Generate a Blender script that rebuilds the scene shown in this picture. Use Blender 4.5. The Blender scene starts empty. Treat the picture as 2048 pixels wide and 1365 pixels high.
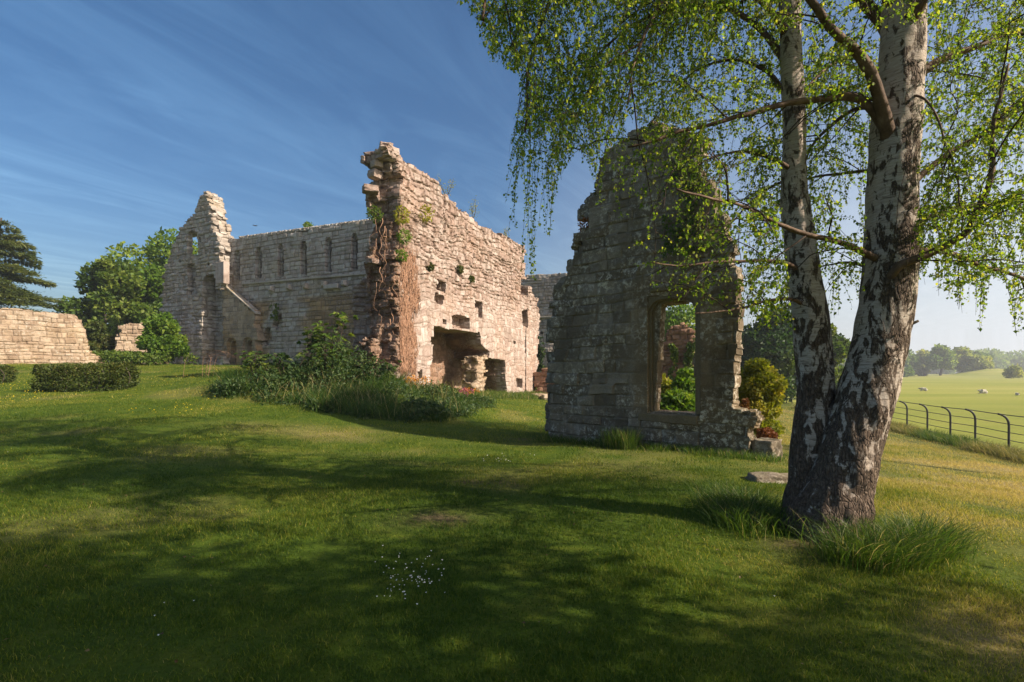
import bpy, math, random
import numpy as np
from mathutils import Vector

random.seed(7)
RNG = np.random.default_rng(11)
S = bpy.context.scene
COL = S.collection
CAMZ, F, CX, HY = 1.65, 1024.0, 1024.0, 742.0     # eye height and the photograph's projection (2048 px wide)


def at(px, py, Y):
    """a photograph pixel at a real distance -> a point of the place"""
    return np.array([(px - CX) / F * Y, Y, CAMZ + (HY - py) / F * Y])


def proj(P):
    P = np.atleast_2d(P)
    Y = np.maximum(P[:, 1], 0.05)
    return CX + P[:, 0] / Y * F, HY - (P[:, 2] - CAMZ) / Y * F


# ------------------------------------------------------------------ noise
def _h(i, j, k, seed):
    n = (i * 374761393 + j * 668265263 + k * 2147483647 + seed * 1274126177) & 0xFFFFFFFF
    n = ((n ^ (n >> 13)) * 1274126177) & 0xFFFFFFFF
    n = ((n ^ (n >> 16)) * 2246822519) & 0xFFFFFFFF
    return ((n ^ (n >> 15)) & 0xFFFFFF) / float(0xFFFFFF)


def noise(x, y, z=0.0, seed=0):
    x, y, z = np.broadcast_arrays(np.asarray(x, float), np.asarray(y, float), np.asarray(z, float))
    xi, yi, zi = np.floor(x), np.floor(y), np.floor(z)
    fx, fy, fz = x - xi, y - yi, z - zi
    fx, fy, fz = [t * t * (3 - 2 * t) for t in (fx, fy, fz)]
    xi, yi, zi = xi.astype(np.int64), yi.astype(np.int64), zi.astype(np.int64)
    r = 0
    for a in (0, 1):
        for b in (0, 1):
            for c in (0, 1):
                r = r + _h(xi + a, yi + b, zi + c, seed) * (fx if a else 1 - fx) * (fy if b else 1 - fy) * (fz if c else 1 - fz)
    return r * 2 - 1


def fbm(x, y, z=0.0, o=3, seed=0):
    r, a, f = 0, 1.0, 1.0
    for k in range(o):
        r = r + a * noise(np.asarray(x) * f, np.asarray(y) * f, np.asarray(z) * f, seed + k)
        a *= 0.5
        f *= 2.03
    return r


def sstep(a, b, x):
    t = np.clip((x - a) / (b - a), 0, 1)
    return t * t * (3 - 2 * t)


# ------------------------------------------------------------------ terrain
CP = np.array([
    (-4, 0, 0), (0, 0, 0), (4, 0, -.05), (0, 3, 0), (-5, 4, 0), (3.3, 5.3, 0.02), (-10, 5, .02), (8, 4, -.15), (0, 7, 0), (-7, 9, .05), (-3, 9, 0),
    (0, 10, -.02), (4.75, 9.8, 0), (1.0, 13.2, -.12), (3, 12, -.05), (13.9, 13, -.8), (14.5, 15.2, -.8), (16.1, 21, -.8), (19.8, 35, -.85),
    (8, 9.5, -.28), (6.3, 8, -.12), (10.5, 12, -.55), (7, 14, -.25), (8, 25, -.4), (11, 35, -.55), (.4, 14.3, -.08), (-.3, 16.5, .0), (.5, 20, .02),
    (.9, 27, .02), (.9, 34, 0), (-4.6, 20.6, 1.0), (-3.3, 23.7, .58), (-2, 26.5, .32), (-.4, 30, .1), (-4.75, 15, .36), (-7.5, 16.5, .58), (-11, 18, .8),
    (-2.1, 15, .06), (-7.5, 19.5, 1.25), (-5.5, 18.6, 1.05), (-10, 20, 1.2), (-16.7, 20, .9), (-24, 24, 1.25), (-28.5, 28.5, 2.03), (-26, 31, 2.08),
    (-23.8, 39, 2.1), (-10.9, 34.5, 1.9), (-8, 33, 1.75), (-14, 14, .45), (-8, 13.5, .4), (-11.5, 11.5, .2), (-14, 28, 1.6), (-8, 26, 1.5),
    (3, 45, .5), (-10, 50, 2.0), (-30, 50, 2.2), (12, 60, -.55), (-45, 30, 2.1), (-45, 10, 1), (-20, 0, .2), (25, 10, -.9), (30, 30, -.9),
    (30, 60, -.9), (0, -15, 0), (20, -10, -.5), (-30, -15, .3), (-40, 70, 2), (0, 80, .6), (40, 80, -.9)], float)


def _k(d2):
    return np.where(d2 > 1e-12, .5 * d2 * np.log(np.maximum(d2, 1e-12)), 0)


_n = len(CP)
_A = np.zeros((_n + 3, _n + 3))
_d2 = (CP[:, None, 0] - CP[None, :, 0]) ** 2 + (CP[:, None, 1] - CP[None, :, 1]) ** 2
_A[:_n, :_n] = _k(_d2) + np.eye(_n) * 1.5
_A[:_n, _n] = 1
_A[:_n, _n + 1:] = CP[:, :2]
_A[_n, :_n] = 1
_A[_n + 1:, :_n] = CP[:, :2].T
_W = np.linalg.solve(_A, np.concatenate([CP[:, 2], np.zeros(3)]))


def H(x, y):
    x = np.atleast_1d(np.asarray(x, float))
    y = np.atleast_1d(np.asarray(y, float))
    sh = x.shape
    x, y = x.ravel(), y.ravel()
    out = np.empty_like(x)
    for s in range(0, len(x), 60000):
        xs, ys = x[s:s + 60000], y[s:s + 60000]
        d2 = (xs[:, None] - CP[None, :, 0]) ** 2 + (ys[:, None] - CP[None, :, 1]) ** 2
        t = _k(d2) @ _W[:_n] + _W[_n] + _W[_n + 1] * xs + _W[_n + 2] * ys
        far = 1.8 + (-.85 - 1.8) * sstep(-25, 18, xs)
        r = np.hypot(xs, ys - 22)
        b = sstep(38, 62, r)
        t = t * (1 - b) + far * b
        t = t + 3.6 * np.exp(-(((xs - 208) / 13) ** 2 + ((ys - 222) / 9) ** 2))
        near = 1 - sstep(20, 45, r)
        t = t + near * .022 * fbm(xs * .9, ys * .9, 0, 2, 5)
        out[s:s + 60000] = t
    return out.reshape(sh)


def h1(x, y):
    return float(H(x, y)[0])


# ------------------------------------------------------------------ mesh helpers
def wloc(o):
    v = np.zeros(3)
    while o is not None:
        v = v + np.array(o.location)
        o = o.parent
    return v


def mesh_np(name, verts, faces, mat=None, parent=None, attrs=None, smooth=True, loc=None):
    """verts Nx3 world, faces = list of index arrays (each Mx3 or Mx4)"""
    verts = np.asarray(verts, float)
    if not isinstance(faces, list):
        faces = [faces]
    faces = [np.asarray(f) for f in faces if len(f)]
    off = wloc(parent) if parent is not None else (np.zeros(3) if loc is None else np.asarray(loc, float))
    me = bpy.data.meshes.new(name)
    me.vertices.add(len(verts))
    me.vertices.foreach_set('co', (verts - off).astype(np.float32).ravel())
    nl = sum(f.size for f in faces)
    npoly = sum(len(f) for f in faces)
    me.loops.add(nl)
    me.polygons.add(npoly)
    me.loops.foreach_set('vertex_index', np.concatenate([f.ravel() for f in faces]).astype(np.int32))
    sizes = np.concatenate([np.full(len(f), f.shape[1]) for f in faces])
    starts = np.concatenate([[0], np.cumsum(sizes)[:-1]])
    me.polygons.foreach_set('loop_start', starts.astype(np.int32))
    try:
        me.polygons.foreach_set('loop_total', sizes.astype(np.int32))
    except Exception:
        pass
    me.update(calc_edges=True)
    me.polygons.foreach_set('use_smooth', np.full(npoly, bool(smooth)))
    for k, a in (attrs or {}).items():
        at_ = me.attributes.new(k, 'FLOAT', 'POINT')
        at_.data.foreach_set('value', np.asarray(a, np.float32))
    if mat is not None:
        me.materials.append(mat)
    o = bpy.data.objects.new(name, me)
    COL.objects.link(o)
    if parent is not None:
        o.parent = parent
    else:
        o.location = off
    return o


def tag(o, label=None, cat=None, group=None, kind=None):
    for k, v in (('label', label), ('category', cat), ('group', group), ('kind', kind)):
        if v:
            o[k] = v
    return o


def empty(name, loc, label, cat, group=None):
    o = bpy.data.objects.new(name, None)
    COL.objects.link(o)
    o.location = [float(c) for c in loc]
    o.empty_display_size = .2
    return tag(o, label, cat, group)


def copy_tree(o, parent=None):
    c = o.copy()
    COL.objects.link(c)
    if parent is not None:
        c.parent = parent
    for ch in [x for x in bpy.data.objects if x.parent == o]:
        copy_tree(ch, c)
    return c


class MB:
    """collects geometry into one mesh"""
    def __init__(s):
        s.v, s.q, s.t, s.a, s.n = [], [], [], [], 0

    def add(s, v, q=None, t=None, tone=None):
        v = np.asarray(v, float)
        if q is not None and len(q):
            s.q.append(np.asarray(q) + s.n)
        if t is not None and len(t):
            s.t.append(np.asarray(t) + s.n)
        s.a.append(np.full(len(v), .5) if tone is None else np.broadcast_to(tone, (len(v),)))
        s.v.append(v)
        s.n += len(v)

    def build(s, name, mat, parent=None, smooth=True, loc=None):
        if not s.v:
            return None
        f = []
        if s.q:
            f.append(np.concatenate(s.q))
        if s.t:
            f.append(np.concatenate(s.t))
        return mesh_np(name, np.concatenate(s.v), f, mat, parent, {'tone': np.concatenate(s.a)}, smooth, loc)


def resample(P, step):
    """Catmull-Rom through the points"""
    P = np.asarray(P, float)
    if len(P) < 3:
        n = max(2, int(np.linalg.norm(P[-1] - P[0]) / step) + 1)
        return P[0] + (P[-1] - P[0]) * np.linspace(0, 1, n)[:, None]
    Q = np.vstack([2 * P[0] - P[1], P, 2 * P[-1] - P[-2]])
    out = []
    for i in range(1, len(Q) - 2):
        p0, p1, p2, p3 = Q[i - 1], Q[i], Q[i + 1], Q[i + 2]
        n = max(2, int(np.linalg.norm((p2 - p1)[:3]) / step))
        t = (np.arange(n) / n)[:, None]
        out.append(.5 * (2 * p1 + (p2 - p0) * t + (2 * p0 - 5 * p1 + 4 * p2 - p3) * t ** 2 + (3 * p1 - p0 - 3 * p2 + p3) * t ** 3))
    out.append(P[-1:])
    return np.vstack(out)


def tube_arrays(P, R, sides=8, disp=None, cap=True):
    P = np.asarray(P, float)
    R = np.broadcast_to(np.asarray(R, float), (len(P),))
    T = np.gradient(P, axis=0)
    T /= np.linalg.norm(T, axis=1)[:, None] + 1e-9
    ref = np.array([1.0, 0, 0]) if abs(T[:, 0]).mean() < .8 else np.array([0, 1.0, 0])
    A = np.cross(T, ref)
    A /= np.linalg.norm(A, axis=1)[:, None] + 1e-9
    B = np.cross(T, A)
    an = np.linspace(0, 2 * np.pi, sides, endpoint=False)
    dirs = A[:, None, :] * np.cos(an)[None, :, None] + B[:, None, :] * np.sin(an)[None, :, None]
    rr = np.repeat(R[:, None], sides, 1)
    V = P[:, None, :] + dirs * rr[:, :, None]
    if disp is not None:
        V = V + dirs * disp(V)[:, :, None]
    n = len(P)
    i = np.arange(n - 1)[:, None] * sides
    j = np.arange(sides)[None, :]
    j2 = (j + 1) % sides
    q = np.stack([i + j, i + j2, i + sides + j2, i + sides + j], -1).reshape(-1, 4)
    V = V.reshape(-1, 3)
    t = np.zeros((0, 3), int)
    if cap:
        V = np.vstack([V, P[:1], P[-1:]])
        a, b = n * sides, n * sides + 1
        jj = np.arange(sides)
        t = np.vstack([np.stack([jj, np.full(sides, a), (jj + 1) % sides], -1),
                       np.stack([(n - 1) * sides + (jj + 1) % sides, np.full(sides, b), (n - 1) * sides + jj], -1)])
    return V, q, t


def tubes(mb, P, R, sides=6, **k):
    V, q, t = tube_arrays(P, R, sides, **k)
    mb.add(V, q, t)


def unit(v):
    return v / (np.linalg.norm(v, axis=-1, keepdims=True) + 1e-9)


def leaves(mb, P, size, axis=None, nrm=None, wid=.6, jit=.5, fold=.25, tone=None, wpos=.42):
    """leaf-shaped folded blades at P; axis = where the tip points"""
    n = len(P)
    if n == 0:
        return
    size = np.broadcast_to(size, (n,))[:, None]
    ax = RNG.normal(size=(n, 3)) if axis is None else np.broadcast_to(axis, (n, 3)) + jit * RNG.normal(size=(n, 3))
    ax = unit(ax)
    nn = RNG.normal(size=(n, 3)) if nrm is None else nrm + .6 * RNG.normal(size=(n, 3))
    side = unit(np.cross(ax, nn))
    up = np.cross(side, ax)
    base = P
    tip = P + ax * size
    mid = P + ax * size * wpos
    l = mid + side * size * wid * .5 + up * size * fold * wid
    r = mid - side * size * wid * .5 + up * size * fold * wid
    V = np.stack([base, l, tip, r], 1).reshape(-1, 3)
    i = np.arange(n)[:, None] * 4
    t = np.concatenate([i + np.array([[0, 2, 1]]), i + np.array([[0, 3, 2]])])
    tn = RNG.random(n) if tone is None else np.broadcast_to(tone, (n,))
    mb.add(V, None, t, np.repeat(tn, 4))


def blades(mb, P, hgt, wid, bend, seg=2, tone=None, lean=None):
    """grass blades"""
    n = len(P)
    if n == 0:
        return
    hgt = np.broadcast_to(hgt, (n,))[:, None]
    wid = np.broadcast_to(wid, (n,))[:, None]
    an = RNG.random(n) * 2 * np.pi
    side = np.stack([np.cos(an), np.sin(an), np.zeros(n)], 1)
    if lean is None:
        b2 = RNG.random(n) * 2 * np.pi
        lean = np.stack([np.cos(b2), np.sin(b2), np.zeros(n)], 1)
    bend = np.broadcast_to(bend, (n,))[:, None]
    up = np.array([0, 0, 1.0])
    rows = []
    for k in range(seg):
        t = k / seg
        c = P + up * hgt * (t - .35 * bend * t * t) + lean * hgt * bend * t * t
        w = wid * (1 - .55 * t)
        rows += [c - side * w * .5, c + side * w * .5]
    rows.append(P + up * hgt * (1 - .35 * bend) + lean * hgt * bend)
    m = len(rows)
    V = np.stack(rows, 1).reshape(-1, 3)
    i = np.arange(n)[:, None] * m
    q = np.concatenate([i + np.array([[2 * k, 2 * k + 1, 2 * k + 3, 2 * k + 2]]) for k in range(seg - 1)]) if seg > 1 else None
    t = i + np.array([[2 * seg - 2, 2 * seg - 1, 2 * seg]])
    tn = RNG.random(n) if tone is None else np.broadcast_to(tone, (n,))
    mb.add(V, q, t, np.repeat(tn, m))


def box_arrays(x0, x1, y0, y1, z0, z1):
    v = np.array([(x, y, z) for z in (z0, z1) for y in (y0, y1) for x in (x0, x1)], float)
    q = np.array([(0, 2, 3, 1), (4, 5, 7, 6), (0, 1, 5, 4), (2, 6, 7, 3), (0, 4, 6, 2), (1, 3, 7, 5)])
    return v, q


# ------------------------------------------------------------------ materials
def newmat(name):
    m = bpy.data.materials.new(name)
    m.use_nodes = True
    nt = m.node_tree
    for n in list(nt.nodes):
        nt.nodes.remove(n)
    out = nt.nodes.new('ShaderNodeOutputMaterial')
    return m, nt, out


def nd(nt, typ, ins=None, **props):
    n = nt.nodes.new(typ)
    for k, v in props.items():
        setattr(n, k, v)
    for k, v in (ins or {}).items():
        s = n.inputs[k]
        if hasattr(v, 'is_linked') or hasattr(v, 'links'):
            nt.links.new(v, s)
        else:
            s.default_value = v
    return n


def ramp(nt, fac, stops, interp='LINEAR'):
    n = nt.nodes.new('ShaderNodeValToRGB')
    n.color_ramp.interpolation = interp
    e = n.color_ramp.elements
    while len(e) > 1:
        e.remove(e[-1])
    for i, (p, c) in enumerate(stops):
        el = e[0] if i == 0 else e.new(p)
        el.position = p
        el.color = (c, c, c, 1) if isinstance(c, (int, float)) else (*c, 1)
    nt.links.new(fac, n.inputs['Fac'])
    return n.outputs['Color']


def mixc(nt, fac, a, b, blend='MIX'):
    n = nt.nodes.new('ShaderNodeMix')
    n.data_type = 'RGBA'
    n.blend_type = blend
    for s, v in ((n.inputs[0], fac), (n.inputs[6], a), (n.inputs[7], b)):
        if hasattr(v, 'links'):
            nt.links.new(v, s)
        elif isinstance(v, (int, float)):
            s.default_value = v if s.type == 'VALUE' else (v, v, v, 1)
        else:
            s.default_value = (*v, 1)
    return n.outputs[2]


def math_(nt, op, a, b=0.0, c=None):
    n = nt.nodes.new('ShaderNodeMath')
    n.operation = op
    for s, v in zip(n.inputs, (a, b, c)):
        if v is None:
            continue
        if hasattr(v, 'links'):
            nt.links.new(v, s)
        else:
            s.default_value = v
    return n.outputs[0]


def tex(nt, vec, scale, detail=4, rough=.6, dist=0.0):
    return nd(nt, 'ShaderNodeTexNoise', {'Vector': vec, 'Scale': scale, 'Detail': detail, 'Roughness': rough, 'Distortion': dist}).outputs['Fac']


def attr(nt, name):
    return nd(nt, 'ShaderNodeAttribute', attribute_name=name).outputs['Fac']


def coord(nt, sx=1, sy=1, sz=1):
    c = nt.nodes.new('ShaderNodeTexCoord').outputs['Object']
    if (sx, sy, sz) == (1, 1, 1):
        return c
    return nd(nt, 'ShaderNodeMapping', {'Vector': c, 'Scale': (sx, sy, sz)}).outputs[0]


def finish(nt, out, col, rough=.9, bump=None, bstr=.5, bdist=.02, spec=.25):
    p = nd(nt, 'ShaderNodeBsdfPrincipled', {'Roughness': rough, 'Specular IOR Level': spec})
    if hasattr(col, 'links'):
        nt.links.new(col, p.inputs['Base Color'])
    else:
        p.inputs['Base Color'].default_value = (*col, 1)
    if bump is not None:
        b = nd(nt, 'ShaderNodeBump', {'Height': bump, 'Strength': bstr, 'Distance': bdist})
        nt.links.new(b.outputs[0], p.inputs['Normal'])
    nt.links.new(p.outputs[0], out.inputs['Surface'])
    return p


def stone_mat(name, stops, mortar, lichen=(.4, .4, .37), lich=.5, dark=(.06, .055, .045), darkamt=.45, moss=.5, stain=None, stainamt=0.0, scale=1.0, zone=None):
    m, nt, out = newmat(name)
    co = coord(nt)
    tone = attr(nt, 'tone')
    n1 = tex(nt, co, 3.2 * scale, 6, .65)
    t = math_(nt, 'ADD', tone, math_(nt, 'MULTIPLY', math_(nt, 'SUBTRACT', n1, .5), .55))
    col = ramp(nt, t, stops)
    if stain:
        ns = tex(nt, co, .45, 3, .55)
        col = mixc(nt, math_(nt, 'MULTIPLY', ramp(nt, ns, [(.48, 0.0), (.62, 1.0)]), stainamt), col, stain)
    if zone:
        col = mixc(nt, math_(nt, 'MULTIPLY', attr(nt, 'zone'), .85), col, ramp(nt, t, [(.2, tuple(c * .6 for c in zone)), (.9, tuple(c * 1.35 for c in zone))]))
    # dark weathering in uneven patches
    nd_ = tex(nt, co, 1.3, 7, .7, .4)
    col = mixc(nt, math_(nt, 'MULTIPLY', ramp(nt, nd_, [(.5, 0.0), (.68, 1.0)]), darkamt), col, dark)
    # rain streaks
    stq = tex(nt, coord(nt, 2.6, 2.6, .32), 1.0, 5, .65, .3)
    col = mixc(nt, math_(nt, 'MULTIPLY', ramp(nt, stq, [(.5, 0.0), (.66, 1.0)]), darkamt * .6), col, dark)
    # pale lichen: blotches broken up by fine spots
    nl = tex(nt, co, 9.0, 8, .75, .2)
    nb = tex(nt, co, .9, 2, .5)
    lf = math_(nt, 'MULTIPLY', ramp(nt, nl, [(.5, 0.0), (.6, 1.0)]), ramp(nt, nb, [(.38, 0.0), (.6, 1.0)]))
    col = mixc(nt, math_(nt, 'MULTIPLY', lf, lich), col, lichen)
    fine = tex(nt, co, 38, 5, .7)
    col = mixc(nt, .55, col, ramp(nt, fine, [(.3, .3), (.7, .8)]), 'OVERLAY')
    col = mixc(nt, math_(nt, 'MULTIPLY', attr(nt, 'joint'), .8), col, mortar)
    # moss and dust of soil on ledges that look up
    nz = nd(nt, 'ShaderNodeSeparateXYZ', {'Vector': nt.nodes.new('ShaderNodeNewGeometry').outputs['Normal']}).outputs['Z']
    mo = math_(nt, 'MULTIPLY', ramp(nt, nz, [(.55, 0.0), (.85, 1.0)]), ramp(nt, tex(nt, co, 2.5, 3), [(.4, 0.0), (.6, moss)]))
    col = mixc(nt, mo, col, (.13, .12, .045))
    bh = math_(nt, 'ADD', math_(nt, 'MULTIPLY', tex(nt, co, 14, 8, .7), .7), math_(nt, 'MULTIPLY', fine, .35))
    finish(nt, out, col, .92, bh, .9, .035, .15)
    return m


def leaf_mat(name, stops, trans=.45, tcol=None, rough=.55, vmul=1.7):
    m, nt, out = newmat(name)
    col = ramp(nt, attr(nt, 'tone'), stops)
    p = nd(nt, 'ShaderNodeBsdfPrincipled', {'Base Color': col, 'Roughness': rough, 'Specular IOR Level': .3})
    tc = mixc(nt, 1.0, col, tcol or (1.0, 1.0, .5), 'MULTIPLY')
    tr = nd(nt, 'ShaderNodeBsdfTranslucent', {'Color': nd(nt, 'ShaderNodeHueSaturation', {'Color': tc, 'Value': vmul}).outputs[0]})
    mx = nd(nt, 'ShaderNodeMixShader', {0: trans, 1: p.outputs[0], 2: tr.outputs[0]})
    nt.links.new(mx.outputs[0], out.inputs['Surface'])
    return m


def plain_mat(name, c0, c1, scale=8, rough=.8, bstr=.4, bdist=.01, sx=1, sy=1, sz=1, spec=.3):
    m, nt, out = newmat(name)
    co = coord(nt, sx, sy, sz)
    n = tex(nt, co, scale, 6, .65)
    finish(nt, out, ramp(nt, n, [(.3, c0), (.7, c1)]), rough, n, bstr, bdist, spec)
    return m


M = {}
M['stone_gable'] = stone_mat('stone_gable', [(0, (.115, .088, .06)), (.45, (.185, .148, .108)), (.8, (.26, .215, .165)), (1, (.33, .285, .225))], (.2, .165, .125),
                             lichen=(.6, .54, .45), lich=.95, dark=(.075, .062, .045), darkamt=.5, stain=(.17, .125, .068), stainamt=.4, zone=(.165, .115, .064))
M['stone_surround'] = stone_mat('stone_surround', [(0, (.15, .112, .065)), (.5, (.19, .145, .088)), (1, (.23, .178, .11))], (.12, .1, .07), lichen=(.27, .25, .2), lich=.25, darkamt=.35)
M['stone_fire'] = stone_mat('stone_fire', [(0, (.2, .13, .1)), (.35, (.31, .225, .19)), (.7, (.41, .33, .29)), (1, (.5, .435, .4))], (.17, .115, .08), lichen=(.56, .5, .45), lich=.5,
                            dark=(.15, .105, .08), darkamt=.62, stain=(.34, .2, .13), stainamt=.35, moss=.4, zone=(.2, .105, .06))
M['stone_range'] = stone_mat('stone_range', [(0, (.27, .22, .185)), (.4, (.37, .325, .285)), (.75, (.46, .42, .38)), (1, (.54, .5, .46))], (.15, .12, .095), lichen=(.46, .43, .38), lich=.5,
                             dark=(.13, .11, .09), darkamt=.5, stain=(.36, .25, .12), stainamt=.3, zone=(.36, .225, .095))
M['stone_low'] = stone_mat('stone_low', [(0, (.22, .15, .1)), (.5, (.36, .27, .19)), (1, (.5, .41, .32))], (.25, .18, .13), lichen=(.6, .55, .48), lich=.6, dark=(.15, .1, .075), darkamt=.4,
                           stain=(.42, .29, .15), stainamt=.5)
M['stone_red'] = stone_mat('stone_red', [(0, (.2, .1, .06)), (.5, (.3, .16, .1)), (1, (.4, .25, .17))], (.2, .13, .09), lich=.25, darkamt=.5)

M['birch_leaf'] = leaf_mat('birch_leaf', [(0, (.065, .12, .014)), (.45, (.12, .19, .02)), (.8, (.2, .255, .028)), (1, (.32, .32, .05))], .58, vmul=2.05)
M['leaf_mid'] = leaf_mat('leaf_mid', [(0, (.045, .09, .012)), (.6, (.095, .15, .018)), (1, (.16, .2, .025))], .35)
M['leaf_bright'] = leaf_mat('leaf_bright', [(0, (.06, .13, .012)), (.6, (.12, .2, .02)), (1, (.2, .26, .03))], .4)
M['leaf_yellow'] = leaf_mat('leaf_yellow', [(0, (.15, .18, .015)), (.6, (.27, .27, .025)), (1, (.4, .32, .04))], .45)
M['leaf_hedge'] = leaf_mat('leaf_hedge', [(0, (.035, .06, .012)), (.6, (.075, .1, .02)), (1, (.15, .13, .03))], .3)
M['leaf_red'] = leaf_mat('leaf_red', [(0, (.17, .06, .025)), (.6, (.27, .1, .035)), (1, (.36, .18, .05))], .3)
M['leaf_dark'] = leaf_mat('leaf_dark', [(0, (.022, .055, .014)), (.6, (.045, .09, .02)), (1, (.085, .13, .025))], .3)
M['leaf_nettle'] = leaf_mat('leaf_nettle', [(0, (.03, .062, .018)), (.6, (.055, .1, .026)), (1, (.11, .14, .04))], .35)
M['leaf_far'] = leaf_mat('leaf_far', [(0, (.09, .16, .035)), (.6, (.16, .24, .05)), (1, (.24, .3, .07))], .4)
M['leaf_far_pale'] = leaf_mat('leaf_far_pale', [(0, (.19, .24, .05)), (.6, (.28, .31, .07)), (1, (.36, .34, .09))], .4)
M['needle'] = leaf_mat('needle', [(0, (.05, .075, .022)), (.6, (.095, .125, .03)), (1, (.16, .17, .045))], .3)
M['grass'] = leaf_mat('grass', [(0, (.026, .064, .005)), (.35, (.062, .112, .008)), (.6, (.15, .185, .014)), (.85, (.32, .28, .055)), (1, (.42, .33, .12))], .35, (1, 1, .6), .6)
M['grass_long'] = leaf_mat('grass_long', [(0, (.025, .062, .01)), (.4, (.055, .11, .014)), (.65, (.11, .165, .024)), (.85, (.2, .21, .05)), (1, (.4, .32, .16))], .4, (1, 1, .6), .5)
M['grass_dry'] = leaf_mat('grass_dry', [(0, (.08, .11, .02)), (.45, (.19, .175, .05)), (1, (.42, .33, .16))], .35, (1, 1, .6), .6)
M['leaf_butter'] = leaf_mat('leaf_butter', [(0, (.5, .36, .01)), (1, (.65, .5, .02))], .2)
M['leaf_dead'] = leaf_mat('leaf_dead', [(0, (.07, .04, .02)), (.6, (.14, .085, .04)), (1, (.24, .18, .09))], .2)
M['petal_white'] = plain_mat('petal_white', (.7, .7, .66), (.8, .8, .76), 30, .6)
M['petal_orange'] = leaf_mat('petal_orange', [(0, (.5, .16, .02)), (1, (.65, .3, .03))], .3, (1, 1, .8))
M['petal_pink'] = leaf_mat('petal_pink', [(0, (.28, .05, .11)), (1, (.42, .12, .2))], .3, (1, .9, 1))
M['bark'] = plain_mat('bark', (.03, .024, .018), (.1, .08, .058), 7, .9, .9, .03, 3, 3, .6)
M['bark_grey'] = plain_mat('bark_grey', (.06, .05, .04), (.16, .135, .11), 9, .9, .9, .02, 3, 3, .6)
M['twig'] = plain_mat('twig', (.03, .018, .013), (.075, .046, .032), 14, .8)
M['iron'] = plain_mat('iron', (.02, .022, .026), (.05, .052, .056), 22, .55, .3, .003, spec=.4)
M['fleece'] = plain_mat('fleece', (.42, .38, .3), (.62, .57, .48), 14, .95, .9, .02)
M['feather'] = plain_mat('feather', (.01, .01, .012), (.03, .03, .035), 20, .6)
M['root'] = plain_mat('root', (.26, .13, .075), (.44, .27, .18), 16, .85, .5)


def branch_mat():
    m, nt, out = newmat('branch_bark')
    co = coord(nt)
    n = tex(nt, co, 9, 6, .65)
    n2 = tex(nt, co, 40, 4, .6)
    col = ramp(nt, n, [(.3, (.06, .036, .024)), (.55, (.15, .095, .065)), (.75, (.26, .18, .13))])
    finish(nt, out, col, .75, n2, .5, .01)
    return m


M['branch'] = branch_mat()


def birch_mat():
    m, nt, out = newmat('birch_bark')
    co = coord(nt)
    hz = attr(nt, 'hz')
    # white peeling bark with fine horizontal lines
    fl = tex(nt, coord(nt, 6, 6, 46), 1.0, 6, .7, .5)
    lent = tex(nt, coord(nt, 9, 9, 90), 1.0, 3, .5)
    big = tex(nt, co, 4.5, 4, .6)
    white = ramp(nt, fl, [(.25, (.26, .205, .17)), (.5, (.42, .36, .315)), (.75, (.58, .53, .485))])
    white = mixc(nt, ramp(nt, big, [(.4, 0.0), (.7, .45)]), white, (.5, .4, .33))
    white = mixc(nt, ramp(nt, lent, [(.58, 0.0), (.66, .75)]), white, (.12, .09, .07))
    # dark ridged plates, more of them towards the foot
    mk = tex(nt, coord(nt, 8, 8, 4.2), 1.0, 8, .7, .8)
    mk2 = tex(nt, coord(nt, 19, 19, 8), 1.0, 5, .6, .4)
    mm = math_(nt, 'ADD', math_(nt, 'MULTIPLY', mk, .66), math_(nt, 'MULTIPLY', mk2, .34))
    thr = math_(nt, 'ADD', mm, math_(nt, 'MULTIPLY', math_(nt, 'SUBTRACT', .5, hz), .36))
    msk = ramp(nt, thr, [(.53, 0.0), (.555, 1.0)])
    crk = nd(nt, 'ShaderNodeTexVoronoi', {'Vector': nd(nt, 'ShaderNodeVectorMath', {0: coord(nt, 22, 22, 7), 1: nd(nt, 'ShaderNodeTexNoise', {'Vector': co, 'Scale': 9.0, 'Detail': 4.0}).outputs['Color']}, operation='ADD').outputs[0], 'Scale': 1.5}, feature='DISTANCE_TO_EDGE').outputs['Distance']
    darkc = ramp(nt, tex(nt, co, 24, 7, .7), [(.3, (.055, .038, .028)), (.55, (.14, .1, .075)), (.75, (.25, .195, .15))])
    darkc = mixc(nt, ramp(nt, crk, [(.0, .5), (.07, 0.0)]), darkc, (.012, .01, .009))
    col = mixc(nt, msk, white, darkc)
    edge = ramp(nt, thr, [(.5, 0.0), (.535, .8), (.56, 0.0)])
    col = mixc(nt, edge, col, (.12, .085, .06))
    bh = math_(nt, 'ADD', math_(nt, 'MULTIPLY', msk, math_(nt, 'ADD', .4, math_(nt, 'MULTIPLY', ramp(nt, crk, [(0, 0.0), (.2, 1.0)]), .9))), math_(nt, 'MULTIPLY', fl, .25))
    bh = math_(nt, 'ADD', bh, math_(nt, 'MULTIPLY', tex(nt, co, 45, 5, .7), .3))
    finish(nt, out, col, .8, bh, 1.0, .02, .2)
    return m


M['birch'] = birch_mat()


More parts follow.
